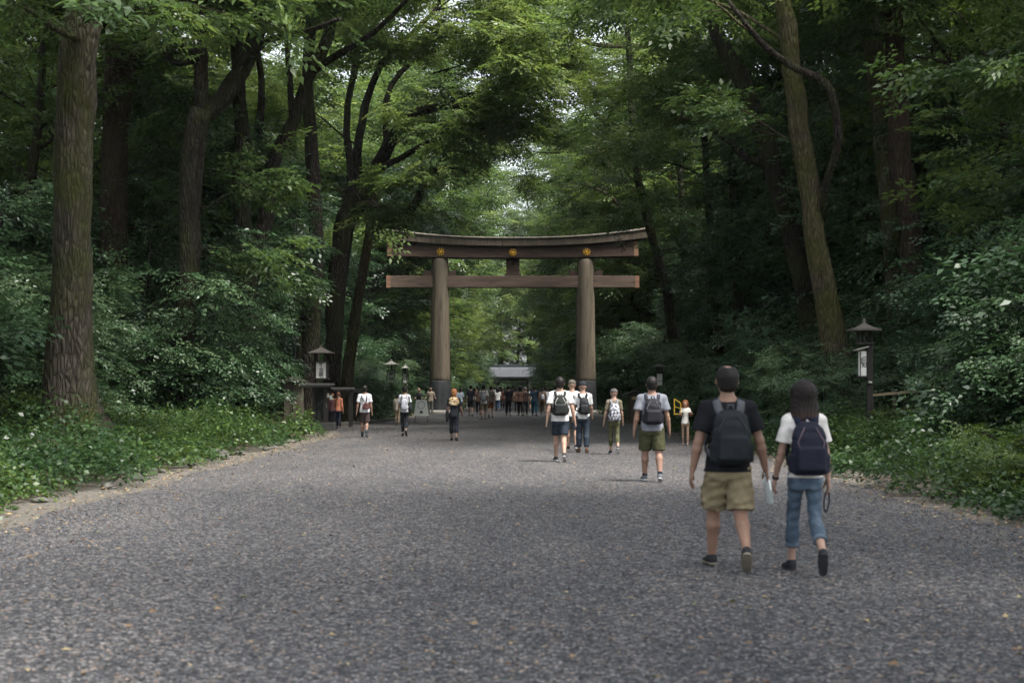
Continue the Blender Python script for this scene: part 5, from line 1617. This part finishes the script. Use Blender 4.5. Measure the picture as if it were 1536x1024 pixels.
def backpack(e, J, label, col, strap, w=.15, dep=.085, z0=.04, z1=.46, h=.012, accent=None, tilt=4, pocket=True, grp=None, strap_w=.024, xoff=0, cat='backpack'):
    """own object standing on the wearer's back; straps are its parts"""
    s = J['s']; up = J['up']; cy = -.135 - dep * .9
    b = empty('backpack', e.location, e.rotation_euler.z); tag(b, label, cat, grp)
    f = Field(up(z0) - V3(.3, .42, .12) * s, up(z1) + V3(.3, .2, .16) * s, h)
    zc = (z0 + z1) / 2; R = Euler((math.radians(tilt), 0, 0)).to_matrix(); Rn = [[R[i][j] for j in range(3)] for i in range(3)]
    c = up(zc, xoff, cy)
    hh = (z1 - z0) / 2
    f.stack([(up(z0 + (z1 - z0) * t)[2], xoff * s, up(z0 + (z1 - z0) * t)[1] + (cy + o) * s, w * k * s, dep * q * s) for t, k, q, o in
             ((0, .80, .7, .01), (.06, .96, .95, 0), (.35, 1.0, 1.05, -.005), (.7, .93, .95, .0), (.88, .78, .78, .012), (.97, .5, .5, .03), (1.0, .2, .25, .04))], .02, 2.9, .0018, 2.)
    if pocket:
        f.rbox(up(z0 + (z1 - z0) * .30, xoff, cy - dep * .95), V3(w * .78, .032, (z1 - z0) * .24) * s, .028 * s, None, .012)
        for sx in (-1, 1): f.rbox(up(z0 + (z1 - z0) * .22, xoff + sx * w * .98, cy + .01), V3(.022, .045, (z1 - z0) * .18) * s, .02 * s, None, .012)
        # seam grooves
        X_, Y_, Z_ = np.meshgrid(*f.ax, indexing='ij', sparse=True)
        zs_ = up(z0 + (z1 - z0) * .60)[2]; arch = zs_ + .10 * s - ((X_ / s - xoff) / w) ** 2 * .09 * s
        f.V += (.006 * s * np.exp(-((Z_ - arch) / (.006)) ** 2)).astype(np.float32)
    o = link('pack_body', f.mesh('pack_body'), b, fab(col, rough=.6, bumpy=.35))
    # straps over both shoulders and back under the arms
    for sx in (-1, 1):
        w_ = J['w']
        pts = [up(z1 - .07, xoff + sx * .045, cy + dep * .55), up(.47, sx * .085 * w_, -.122), up(.525, sx * .098 * w_, -.085), up(.560, sx * .105 * w_, -.03), up(.553, sx * .112 * w_, .045), up(.50, sx * .12 * w_, .098),
               up(.40, sx * .128 * w_, .132), up(.26, sx * .145 * w_, .115), up(.16, sx * .185 * w_, .03), up(z0 + .07, xoff + sx * (w - .01), cy + dep * .5)]
        P2 = []
        for i in range(len(pts) - 1):
            a, b_, c_, d_ = pts[max(i - 1, 0)], pts[i], pts[i + 1], pts[min(i + 2, len(pts) - 1)]
            for j in range(3):
                t = j / 3; P2.append(.5 * (2 * b_ + (c_ - a) * t + (2 * a - 5 * b_ + 4 * c_ - d_) * t * t + (3 * b_ - a - 3 * c_ + d_) * t ** 3))
        P2.append(pts[-1])
        mb = MB(); vs = []; n = len(P2)
        for i, p in enumerate(P2):
            t = nrm(P2[min(i + 1, n - 1)] - P2[max(i - 1, 0)])
            ctr = up(.40 if p[2] > up(.40)[2] else (p[2] / s - J['hz'] / s), 0, 0); outw = nrm(np.array([p[0] * .55, p[1] - ctr[1], (p[2] - ctr[2]) if p[2] > ctr[2] else 0]))
            sd = nrm(np.cross(t, outw)); outw = np.cross(sd, t)
            ww = strap_w * s * (1.15 if i < n * .55 else .75); th = .007 * s
            for q1, q2 in ((-1, -1), (1, -1), (1, 1), (-1, 1)): vs.append(p + sd * ww * q1 + outw * th * q2)
        fs = [(i * 4 + k, i * 4 + (k + 1) % 4, (i + 1) * 4 + (k + 1) % 4, (i + 1) * 4 + k) for i in range(n - 1) for k in range(4)] + [(3, 2, 1, 0), tuple(4 * (n - 1) + k for k in range(4))]
        mb.add(vs, fs, True); so = mb.build('strap', fab(strap, bumpy=.2), b); 
    if accent is not None:
        mb = MB(); zt = z0 + (z1 - z0) * .62
        for sx in (-1, 1):
            mb.tube([up(z1 - .05, xoff + sx * .05, cy - dep * .62), up(zt, xoff + sx * w * .72, cy - dep * .98), up(z0 + (z1 - z0) * .5, xoff + sx * w * .62, cy - dep * 1.22)], [.006 * s] * 3, 6)
        mb.build('piping', fab(accent), b)
    mb = MB(); mb.tube([up(z1 - .02, xoff - .03, cy + dep * .6), up(z1 + .035, xoff - .02, cy + dep * .4), up(z1 + .035, xoff + .02, cy + dep * .4), up(z1 - .02, xoff + .03, cy + dep * .6)], [.009 * s] * 4, 8); mb.build('grab_handle', fab(strap), b)
    return b
# ================================================================== the people
BLK, NAVY, WHT, GRY = (.010, .011, .014), (.022, .030, .048), (.62, .61, .60), (.17, .18, .21)
def denim():
    m, nt, b = newmat('denim'); v = coords(nt)
    n = noise(nt, v, 7, 5); n2 = noise(nt, coords(nt, (1, 1, .3)), 120, 3, .7)
    c = ramp(nt, n, [(.3, (.032, .055, .086)), (.55, (.066, .102, .145)), (.75, (.125, .17, .22))])
    f = ramp(nt, n2, [(.3, (.8,) * 3), (.7, (1.15,) * 3)])
    nt.links.new(mixc(nt, 1, c.outputs[0], f.outputs[0], 'MULTIPLY'), b.inputs['Base Color']); b.inputs['Roughness'].default_value = .85
    bump(nt, noise(nt, v, 22, 6), b, .5, .02); return m
DENIM = denim()
KHAKI = fabric('khaki_cotton', (.235, .195, .120), .16, .85, 7, .6)

# --- the couple in front
J = skeleton(1.76, ((20, 6), (-9, 40)), ((-5, 14), (-3, 14)), 1.04, 3, (14, 18), .088, (2.0, 1.0), (0, 0))
e1, J1, hp1 = person("man in a black tee and khaki cargo shorts walking away with a dark backpack", 1092, 12.3, 1.76, J, .0075, BLK, KHAKI, ('bald', None), 0,
                     (.028, .028, .03), (.20, .18, .14), None, shirt_kw=dict(sleeve=.70, hem=-.035, fit=1.28, folds=.006, flare=1.04), legs_kw=dict(length=.93, wide=1.12, hem_wide=1.30, pockets=True, folds=.006))
backpack(e1, J1, 'dark backpack with grey padded straps on the back of the man in the black tee', (.014, .017, .020), (.085, .09, .10), .165, .085, .03, .485, .009, (.035, .038, .042), strap_w=.030)
J = skeleton(1.62, ((17, 8), (-10, 42)), ((4, 16), (-2, 14)), .86, 3, (11, 9), .090, (1.0, .5))
e2, J2, hp2 = person('dark-haired woman in a white tee and cropped blue jeans walking away at the far right', 1207, 12.05, 1.62, J, .0075, (.66, .64, .61), DENIM, ('bob', HAIR_OMBRE), 1,
                     (.022, .024, .03), (.04, .04, .045), None, True, shirt_kw=dict(sleeve=.68, hem=-.01, fit=1.4, folds=.006), legs_kw=dict(length=1.66, wide=1.02, hem_wide=1.28, folds=.005, waist=.13))
backpack(e2, J2, 'navy backpack with a front pocket on the back of the woman in the white tee', (.012, .014, .026), (.012, .015, .030), .165, .09, .02, .49, .009, (.12, .09, .11), strap_w=.028)
mb = MB()
for n_, me_len in (('L', .66), ('R', .66)):      # turned-up jean hems
    s = J2['s']; a, k = J2['an' + n_], J2['kn' + n_]; q = lambda t: k + (a - k) * t
    mb = MB(); mb.tube([q(.57), q(.60), q(.655), q(.665)], [.064 * s, .0655 * s, .0665 * s, .061 * s], 20); mb.build('cuff', fab((.11, .145, .185)), e2)
w_ = J2['wrL']; mb = MB(); mb.tube([w_ - J2['fdL'] * .012, w_ + J2['fdL'] * .012], [.031, .031], 16); mb.build('bracelet', plain('dark_band', (.03, .02, .02), .4), e2)
# what they hold
p_ = J1['wrR'] + J1['fdR'] * .085 + V3(-.012, 0, 0); wp = np.array(e1.location) + p_
m_pl, nt, b = newmat('clear_plastic'); b.inputs['Base Color'].default_value = (.62, .68, .68, 1); b.inputs['Roughness'].default_value = .25; b.inputs['Transmission Weight'].default_value = .35
bt = empty('water_bottle', wp, 0); tag(bt, 'slim pale translucent bottle hanging from the right hand of the man in the black tee', 'bottle'); bt.rotation_euler = (0, math.radians(-9), 0)
mb = MB(); mb.lathe([(.006, .045), (.014, .03), (.016, .0), (.030, -.03), (.034, -.05), (.033, -.10), (.035, -.11), (.033, -.12), (.035, -.21), (.030, -.235), (.02, -.238)], (0, 0, 0), 20); mb.build('bottle_body', m_pl, bt)
mb = MB(); mb.lathe([(.0165, .02), (.0175, .03), (.0175, .045), (.015, .05)], (0, 0, 0), 16); mb.build('bottle_cap', plain('white_cap', (.6, .62, .62), .4), bt)
p_ = J2['wrR'] + J2['fdR'] * .10 + V3(-.01, 0, -.01); wp = np.array(e2.location) + p_
mb = MB(); pts = [(.042 * math.sin(a) , .01 * math.sin(a), -.085 + .088 * math.cos(a)) for a in np.linspace(0, 2 * math.pi, 29)]
mb.tube(pts, [.0075] * 29, 8); o = mb.build('strap_loop', fab((.02, .024, .04)), None); o.location = wp; o.rotation_euler = (0, math.radians(8), math.radians(35)); tag(o, 'dark looped cord dangling from the right hand of the woman in jeans', 'cord')

# --- middle distance
J = skeleton(1.73, ((12, 4), (-8, 20)), ((-8, 14), (-2, 16)), 1.08, 3, (13, 13), .095, (1, 1))
e, J, _ = person('man in a grey tee, olive shorts and navy socks walking away, right of centre', 978, 23.8, 1.73, J, .0125, (.19, .20, .23), (.060, .062, .032), ('short', None), 0,
                 (.12, .13, .14), (.6, .6, .6), (.02, .025, .045), shirt_kw=dict(sleeve=.72, hem=-.045, fit=1.3), legs_kw=dict(length=.95, wide=1.1, hem_wide=1.22, folds=.003))
backpack(e, J, 'black backpack with pale highlights on the back of the man in the grey tee', (.020, .020, .024), (.035, .035, .042), .155, .08, .07, .49, .0125, (.10, .10, .12))
J = skeleton(1.78, ((15, 4), (-10, 30)), ((-14, 12), (-12, 16)), 1.02, 2, (11, 15), .075, (0, 0))
e, J, _ = person("tall man in a white tee and navy shorts with a black backpack, walking away", 840, 30.2, 1.79, J, .015, WHT, (.024, .032, .045), ('short', None), 1,
                 (.03, .03, .032), (.5, .5, .5), None, shirt_kw=dict(sleeve=.7, hem=-.05, fit=1.2), legs_kw=dict(length=.86, wide=1.05, hem_wide=1.12))
backpack(e, J, 'black backpack with grey piping on the back of the tall man in the white tee', (.018, .020, .019), (.03, .03, .03), .15, .08, .07, .49, .015, (.32, .33, .30))
J = skeleton(1.74, ((8, 4), (-5, 22)), ((6, 18), (0, 12)), .98, 2)
person("person in a white tee and grey cap mostly hidden behind the tall man", 858, 35.6, 1.72, J, .018, (.64, .62, .60), (.06, .075, .085), ('cap', (.10, .09, .075)), 1,
       legs_kw=dict(length=.93, wide=1.0))
J = skeleton(1.70, ((6, 2), (-3, 12)), ((4, 16), (10, 30)), .98, 2)
e, J, _ = person("man in a black cap, white tee and dark trousers with a bag on one shoulder", 874, 34.4, 1.69, J, .016, (.60, .60, .60), (.030, .040, .055), ('cap', (.022, .024, .028)), 1,
                 (.09, .05, .03), (.08, .05, .03), legs_kw=dict(length=1.9, wide=1.1, hem_wide=1.25))
backpack(e, J, 'black backpack with a pale mark on the back of the man in the black cap', (.018, .019, .021), (.02, .02, .02), .125, .075, .05, .46, .016, None, xoff=.03)
J = skeleton(1.53, ((9, 3), (-8, 36)), ((0, 10), (4, 18)), .9, 2, (13, 10), .085)
e, J, _ = person('woman in a patterned cap, khaki tee and olive trousers with a pale patterned backpack', 921, 33.6, 1.53, J, .015, (.17, .145, .105), (.085, .085, .045), ('cap', (.09, .085, .08)), 1,
                 (.04, .04, .042), (.5, .5, .5), None, True, legs_kw=dict(length=1.72, wide=1.0, hem_wide=.95), shirt_kw=dict(sleeve=.72, hem=-.02))
m_pat, nt, b = newmat('camo_print'); v = coords(nt); c = ramp(nt, noise(nt, v, 22, 2), [(.42, (.05, .055, .075)), (.48, (.30, .31, .35)), (.56, (.50, .50, .52))]); c.color_ramp.interpolation = 'CONSTANT'
nt.links.new(c.outputs[0], b.inputs['Base Color']); b.inputs['Roughness'].default_value = .8
bb = backpack(e, J, 'blue-grey and white patterned backpack on the woman in olive trousers', (.20, .21, .25), (.20, .2, .22), .145, .085, .0, .47, .015)
for c_ in bb.children:
    if c_.name.startswith('pack_body'): c_.data.materials.clear(); c_.data.materials.append(m_pat)
J = skeleton(1.52, ((10, 3), (-6, 18)), ((-6, 12), (10, 22)), .92, 2, (7, 14), .085)
e, J, _ = person('woman with an orange-brown head wrap, black tee and cropped black trousers, left of centre', 681, 42.1, 1.55, J, .018, (.020, .022, .028), (.020, .022, .030), ('wrap', (.34, .15, .065)), 0,
                 (.04, .035, .03), (.05, .05, .05), None, True, legs_kw=dict(length=1.62, wide=1.15, hem_wide=1.5), shirt_kw=dict(sleeve=.75, hem=-.08, fit=1.3))
m_sc, nt, b = newmat('scarf_print'); v = coords(nt); c = ramp(nt, noise(nt, v, 16, 2), [(.40, (.13, .06, .025)), (.46, (.62, .44, .20)), (.60, (.70, .58, .38))]); nt.links.new(c.outputs[0], b.inputs['Base Color'])
f = Field(J['up'](.26) - V3(.3, .3, 0), J['up'](.6) + V3(.3, .3, .02), .016)
f.stack([(J['up'](z)[2], 0, J['up'](z)[1] - .03, a, b_) for z, a, b_ in ((.30, .12, .13), (.36, .15, .14), (.46, .155, .135), (.53, .13, .12), (.57, .09, .09))], .02, 2.3, .006)
link('scarf', f.mesh('scarf'), e, m_sc)
f = Field(V3(-.5, -.3, .5), V3(0, .2, 1.1), .018); f.ell(J['wrL'] + V3(-.01, 0, .0), V3(.055, .10, .20), .02)
o = link('shoulder_bag', f.mesh('shoulder_bag'), None, fab((.02, .022, .026))); o.location = e.location; tag(o, 'slim black bag at the left side of the woman with the head wrap', 'bag')
J = skeleton(1.62, ((6, 3), (-7, 26)), ((-6, 12), (-4, 14)), .98, 2, (12, 8), .08)
e, J, _ = person("man in a white tee and dark brown shorts with a crossed-strap bag", 547, 45, 1.60, J, .018, (.60, .60, .63), (.055, .040, .038), ('short', None), 0,
                 (.02, .03, .04), (.3, .3, .3), (.03, .05, .06), legs_kw=dict(length=.98, wide=1.15, hem_wide=1.2), shirt_kw=dict(sleeve=.75, fit=1.2))
b_ = empty('sling_bag', e.location); tag(b_, 'reddish-brown sling bag with thin dark straps on the man in dark brown shorts', 'bag')
f = Field(J['up'](.0) + V3(-.2, -.35, 0), J['up'](.36) + V3(.3, .1, 0), .015); f.stack([(J['up'](z)[2], .06, J['up'](z)[1] - .17, a, .05) for z, a in ((.05, .09), (.09, .12), (.18, .12), (.24, .07), (.28, .02))], .02)
link('bag_body', f.mesh('bag_body'), b_, fab((.10, .045, .040)))
for sx in (-1, 1):
    mb = MB(); mb.tube([J['up'](.54, sx * .09, -.09), J['up'](.48, sx * .09, -.135), J['up'](.24, .05 + sx * .02, -.17)], [.012] * 3, 6); mb.build('strap', fab((.03, .03, .04)), b_)
J = skeleton(1.60, ((7, 3), (-8, 36)), ((10, 25), (4, 16)), .88, 2, (9, 8), .075)
e, J, _ = person("woman in a white tee and slim black trousers with her hair up", 607, 46.2, 1.57, J, .018, (.56, .57, .58), (.018, .020, .026), ('bun', None), 1,
                 (.03, .03, .03), (.08, .08, .08), None, True, legs_kw=dict(length=1.84, wide=.98, hem_wide=.9), shirt_kw=dict(sleeve=.74, hem=-.05, fit=1.3))
bb = backpack(e, J, 'small white and grey backpack on the woman with her hair up', (.40, .41, .46), (.30, .3, .33), .12, .07, .03, .42, .018, (.05, .05, .07), pocket=False)
f = Field(V3(.02, -.3, .55), V3(.45, .3, 1.15), .018); f.ell(J['up'](.08, .21, -.03), V3(.075, .12, .16), .02)
o = empty('tote_bag', e.location); tag(o, 'black tote bag on the right side of the woman with her hair up', 'bag'); link('bag_body', f.mesh('bag_body'), o, fab((.02, .022, .025)))
mb = MB(); mb.tube([J['up'](.20, .20, -.08), J['up'](.45, .17, -.11), J['up'](.555, .12, -.03), J['up'](.40, .17, .10), J['up'](.20, .21, .06)], [.012] * 5, 6); mb.build('strap', fab((.02, .022, .025)), o)
J = skeleton(1.40, ((4, 2), (-4, 12)), ((12, 30), (-4, 12)), .86, 2, (8, 8), .07)
person('girl in an orange-pink jacket and dark leggings beside the glazed notice case', 507.5, 54, 1.33, J, .02, (.50, .20, .12), (.022, .028, .045), ('tail', hairmat((.14, .06, .03), (.20, .09, .04))), 1, fem=True,
       legs_kw=dict(length=1.9, wide=.95, hem_wide=.9), shirt_kw=dict(sleeve=1.5, hem=-.06, fit=1.2), rz=math.radians(-15))
J = skeleton(1.34, ((6, 2), (-4, 12)), ((-4, 12), (10, 30)), .9, 2)
person('dark-clothed child half hidden behind the corner post of the glazed notice case', 498.5, 55.5, 1.28, J, .02, (.10, .05, .055), (.02, .022, .03), ('short', hairmat((.18, .07, .03), (.2, .08, .04))), 1,
       legs_kw=dict(length=1.9), shirt_kw=dict(sleeve=1.5))
person('onlooker in a red-brown top behind the case glass, left of the child by the post', 489, 58, 1.36, skeleton(1.36, ((2, 1), (-2, 4)), ((4, 20), (4, 20)), .9), .022, (.22, .07, .05), (.05, .05, .06), ('short', None), 1)
# child with the yellow frame on the right edge
J = skeleton(1.22, ((5, 2), (-4, 8)), ((30, 85), (34, 70)), .84, 0, (16, 8), .10)
e, J, _ = person("small red-haired figure in a white top with brown sleeves at the gravel's right edge", 1028, 38.2, 1.20, J, .016, (.66, .63, .58), (.36, .25, .16), ('bob', HAIR_RED), 1, fem=True, rz=math.radians(170),
       legs_kw=dict(length=.35, wide=1.0, hem_wide=1.05), shirt_kw=dict(sleeve=.5, hem=-.04, fit=1.3))
s = J['s']
for n_ in 'LR': mb = MB(); mb.tube([J['sh' + n_] + (J['el' + n_] - J['sh' + n_]) * .1, J['el' + n_], J['wr' + n_]], [.062 * s, .052 * s, .042 * s], 12); mb.build('sleeve', fab((.10, .045, .03)), e)
mb = MB()
q = [(0, 0, 0), (.0, 0, .42), (.17, 0, .30), (.17, 0, .02), (0, 0, 0)]
for a, b_ in zip(q[:-1], q[1:]): mb.bar(a, b_, .022, .022)
mb.bar((0, 0, .21), (.17, 0, .16), .018, .018)
o = mb.build('yellow_frame', plain('yellow_plastic', (.50, .32, .03), .4, bmp=0)); o.location = (4.67 - .32, 38.1, .86); tag(o, 'bright yellow open frame held up beside the small red-haired figure', 'toy frame')

# white sign board being carried, people behind it
e = empty('sign_board', ((632 - 768) / F * 66, 66, 0)); tag(e, 'white A-shaped sign board with an oval outline standing left of the gate pillar', 'sign board')
mb = MB(); mb.add([(-.34, -.04, .28), (.34, -.04, .28), (.25, .03, 1.02), (-.25, .03, 1.02), (-.34, .0, .28), (.34, .0, .28), (.25, .07, 1.02), (-.25, .07, 1.02)],
       [(0, 1, 2, 3), (7, 6, 5, 4), (0, 4, 5, 1), (1, 5, 6, 2), (2, 6, 7, 3), (3, 7, 4, 0)]); mb.build('panel', plain('white_board', (.80, .80, .75), .5, bmp=0), e)
mb = MB(); P_ = [(.17 * math.cos(a), -.02 + .055 * math.sin(a) * .9 - .02, .78 + .16 * math.sin(a)) for a in np.linspace(0, 2 * math.pi, 25)]
mb.tube(P_, [.013] * 25, 6); mb.build('oval_mark', plain('grey_paint', (.22, .24, .26), .6, bmp=0), e)
mb = MB(); mb.box((0, -.035, .46), (.16, .02, .12), taper=.4); mb.build('dark_mark', M_ink, e)
for sx in (-1, 1): mb = MB(); mb.bar((sx * .30, 0, 0), (sx * .28, .0, .32), .035); mb.build('leg', M_postwood, e)
person('woman with pale hair and a dark dress standing behind the white sign board', 628.5, 76, 1.55, skeleton(1.55, ((2, 1), (-2, 4)), ((30, 60), (30, 60)), .86), .022, (.03, .03, .035), (.03, .03, .03), ('tail', HAIR_BLOND), 1, fem=True, rz=math.radians(175))
person("person in a beige top and grey trousers facing us before the left gate pillar", 646, 83, 1.62, skeleton(1.62, ((3, 1), (-3, 4)), ((-10, 80), (-10, 80)), .98, 0, (18, 18)), .022, (.42, .35, .27), (.25, .24, .23), ('short', None), 1, rz=math.radians(180),
       legs_kw=dict(length=1.9))
person('figure in a light shirt passing left behind the woman with her hair up', 596, 60, 1.30, skeleton(1.30, ((5, 1), (-5, 14)), ((5, 12), (-5, 12)), .9), .025, (.42, .38, .32), (.32, .25, .17), ('short', None), 1)

# --- the crowd in the avenue
CR = random.Random(17)
rows = [
 # px, head row, foot row, label, shirt, legs, kind
 (690, 583, 622, 'person in a pale blue shirt just right of the woman with the head wrap', (.45, .52, .60), (.05, .05, .06), 'l'),
 (706, 578, 625, 'man in a black tee and black shorts, leftmost of the crowd walking under the gate', (.02, .022, .03), (.025, .025, .03), 's'),
 (718, 581, 622, 'person in a brown top between the black tee and the grey shirt in the crowd', (.14, .09, .07), (.03, .03, .035), 'l'),
 (725.5, 577, 631, "man in a light grey shirt and khaki shorts, nearest of the crowd under the gate", (.42, .42, .42), (.20, .17, .11), 's'),
 (736, 579, 627, 'walker in a dark top and rust-red shorts right of the light grey shirt', (.10, .09, .08), (.16, .06, .035), 's'),
 (746.5, 585, 617, 'walker in a white tee and blue jeans in a gap of the crowd', (.66, .65, .64), (.05, .09, .16), 'l'),
 (762.5, 578, 624, 'man all in black walking down the centre of the avenue', (.014, .014, .018), (.016, .017, .022), 'l'),
 (775, 582, 619, 'walker in a tan shirt just right of the man all in black', (.30, .20, .15), (.05, .05, .06), 'l'),
 (780.5, 579, 624, 'walker in a brown top and black trousers right of the centre of the avenue', (.17, .10, .075), (.022, .02, .022), 'l'),
 (788, 581, 623, 'walker in a dark brown jacket beside the brown top', (.06, .045, .04), (.03, .03, .035), 'l'),
 (797, 583, 617, 'walker with a white top between the brown jacket and the teal trousers', (.55, .53, .52), (.06, .05, .05), 's'),
 (801.5, 579, 624, 'walker in a navy shawl over a white top with teal trousers', (.03, .05, .085), (.02, .085, .13), 'l'),
 (814, 582, 622, 'walker in a brown shirt at the right end of the crowd', (.22, .14, .09), (.10, .07, .05), 'l'),
 (820, 582, 620, 'walker in a white top at the right end of the crowd', (.50, .50, .52), (.08, .06, .05), 'l'),
 (826, 583, 618, 'walker in a black top farthest right of the crowd, beside the tall man', (.03, .03, .035), (.05, .05, .06), 'l'),
 (711, 584, 616, 'walker in a white top deeper in the crowd behind the black tee', (.55, .54, .52), (.05, .05, .06), 'l'),
 (754, 584, 614, 'walker in a red-brown top deeper in the crowd left of the man all in black', (.25, .09, .06), (.04, .04, .05), 'l'),
]
for i, (px, hy, fy, lab, sh, lg, k) in enumerate(rows):
    d = CH * F / (fy - HZ); H = (fy - hy) / F * d
    H = max(1.55, min(1.8, H))
    a = CR.choice((-1, 1)); st = CR.uniform(8, 16)
    J = skeleton(H, ((a * st, 4 if a > 0 else 26), (-a * st * .8, 26 if a > 0 else 4)), ((-a * 14, 14), (a * 14, 16)), CR.uniform(.9, 1.04), 2, (9, 9), .085)
    hs = CR.choice(('short', 'short', 'tail', 'bob', 'cap')) if i not in (1, 6) else 'short'
    e, J, _ = person(lab, px, d, H, J, .026, sh, lg, (hs, (.25, .24, .22) if hs == 'cap' else None), CR.choice((0, 1)), group=None,
                     legs_kw=dict(length=.92 if k == 's' else 1.9, wide=1.1), shirt_kw=dict(sleeve=.75, fit=1.3))
    if i in (3, 7, 12, 13):
        backpack(e, J, ['', '', '', 'grey shoulder pack on the man in the light grey shirt and khaki shorts', '', '', '', 'pink-brown pack on the walker in the tan shirt', '', '', '', '',
                       'white pack on the brown-shirted walker at the right end of the crowd', 'pale blue pack on the white-topped walker at the right end of the crowd'][i],
                 {3: (.22, .23, .25), 7: (.34, .15, .12), 12: (.5, .5, .52), 13: (.30, .36, .42)}[i], (.08, .08, .09), .12, .07, .08, .44, .03, None, pocket=False)
COLS = [('white', (.60, .60, .60)), ('black', (.03, .03, .035)), ('grey', (.25, .26, .28)), ('brown', (.20, .12, .08)), ('blue', (.10, .16, .26))]
for i in range(30):
    d = CR.uniform(108, 235); x = CR.uniform(-4.2, 4.4)
    cn, cc = CR.choice(COLS)
    a = CR.choice((-1, 1)); J = skeleton(CR.uniform(1.55, 1.78), ((a * 12, 6), (-a * 12, 20)), ((-a * 12, 12), (a * 12, 12)), CR.uniform(.9, 1.05), 2)
    J_h = .034
    person('small distant walker in a %s top, deep in the crowd beyond the gate' % cn, 0, d, 1.7, J, J_h, cc, CR.choice(((.03, .03, .035), (.06, .08, .13), (.2, .17, .12), (.05, .05, .055))),
           ('short', None), CR.choice((0, 1)), group='distant walkers in %s beyond the gate' % cn, x=x, legs_kw=dict(length=CR.choice((.9, 1.9))), shirt_kw=dict(sleeve=.75, fit=1.3))
person("figure in a dark red top in the shade just right of the right pillar", 897, 98, 1.5, skeleton(1.5), .03, (.16, .04, .05), (.04, .04, .05), ('short', None), 1)
HAZE = .00011
# ================================================================== camera, light, air
cam = bpy.data.cameras.new('camera'); co = bpy.data.objects.new('camera', cam); C.objects.link(co)
co.location = (0, 0, CH); co.rotation_euler = (math.radians(90), 0, 0)
cam.sensor_width = 36; cam.lens = 36 * F / 1536; cam.shift_y = 70 / 1536
cam.clip_end = 3000; cam.clip_start = .1
cam.dof.use_dof = True; cam.dof.focus_distance = 75; cam.dof.aperture_fstop = 2.8
bpy.context.scene.camera = co
EL, AZ = math.radians(61), math.radians(128)       # azimuth from +Y clockwise: sun on the right, a little behind
sun = bpy.data.lights.new('sun', 'SUN'); so = bpy.data.objects.new('sun', sun); C.objects.link(so)
dirv = Vector((math.sin(AZ) * math.cos(EL), math.cos(AZ) * math.cos(EL), math.sin(EL)))
so.rotation_euler = dirv.to_track_quat('Z', 'Y').to_euler(); so.location = (0, 0, 60)
sun.energy = 3.0; sun.angle = math.radians(15); sun.color = (1, .96, .90)
w = bpy.data.worlds.new('World'); bpy.context.scene.world = w; w.use_nodes = True
wn = w.node_tree; sk = wn.nodes.new('ShaderNodeTexSky'); sk.sky_type = 'NISHITA'; sk.sun_disc = False
sk.sun_elevation = EL; sk.sun_rotation = AZ; sk.air_density = 1.0; sk.dust_density = 3.0; sk.ozone_density = 1.0
hsv = wn.nodes.new('ShaderNodeHueSaturation'); hsv.inputs['Saturation'].default_value = .35      # thin white cloud
wn.links.new(sk.outputs[0], hsv.inputs['Color'])
bg = wn.nodes['Background']; wn.links.new(hsv.outputs[0], bg.inputs[0]); bg.inputs[1].default_value = .15
sc = bpy.context.scene
sc.view_settings.view_transform = 'Standard'; sc.view_settings.look = 'None'; sc.view_settings.gamma = 1
sc.view_settings.exposure = 1.38
sc.cycles.max_bounces = 7; sc.cycles.diffuse_bounces = 3; sc.cycles.glossy_bounces = 2; sc.cycles.transmission_bounces = 4
sc.cycles.transparent_max_bounces = 4; sc.cycles.volume_bounces = 0
sc.cycles.use_denoising = True; sc.cycles.sample_clamp_indirect = 6
sc.cycles.use_adaptive_sampling = True; sc.cycles.adaptive_threshold = .02

# the air under the trees
def haze(dens):
    mb = MB(); mb.box((0, 320, 38), (900, 1180, 82))
    o = mb.mesh('haze'); m = bpy.data.materials.new('haze'); m.use_nodes = True; nt = m.node_tree
    nt.nodes.remove(nt.nodes['Principled BSDF'])
    pv = nt.nodes.new('ShaderNodeVolumePrincipled'); pv.inputs['Color'].default_value = (.80, .90, .90, 1); pv.inputs['Density'].default_value = dens
    pv.inputs['Anisotropy'].default_value = .2
    nt.links.new(pv.outputs[0], nt.nodes['Material Output'].inputs['Volume'])
    tag(link('haze', o, None, m), kind='stuff')
if HAZE: haze(HAZE)
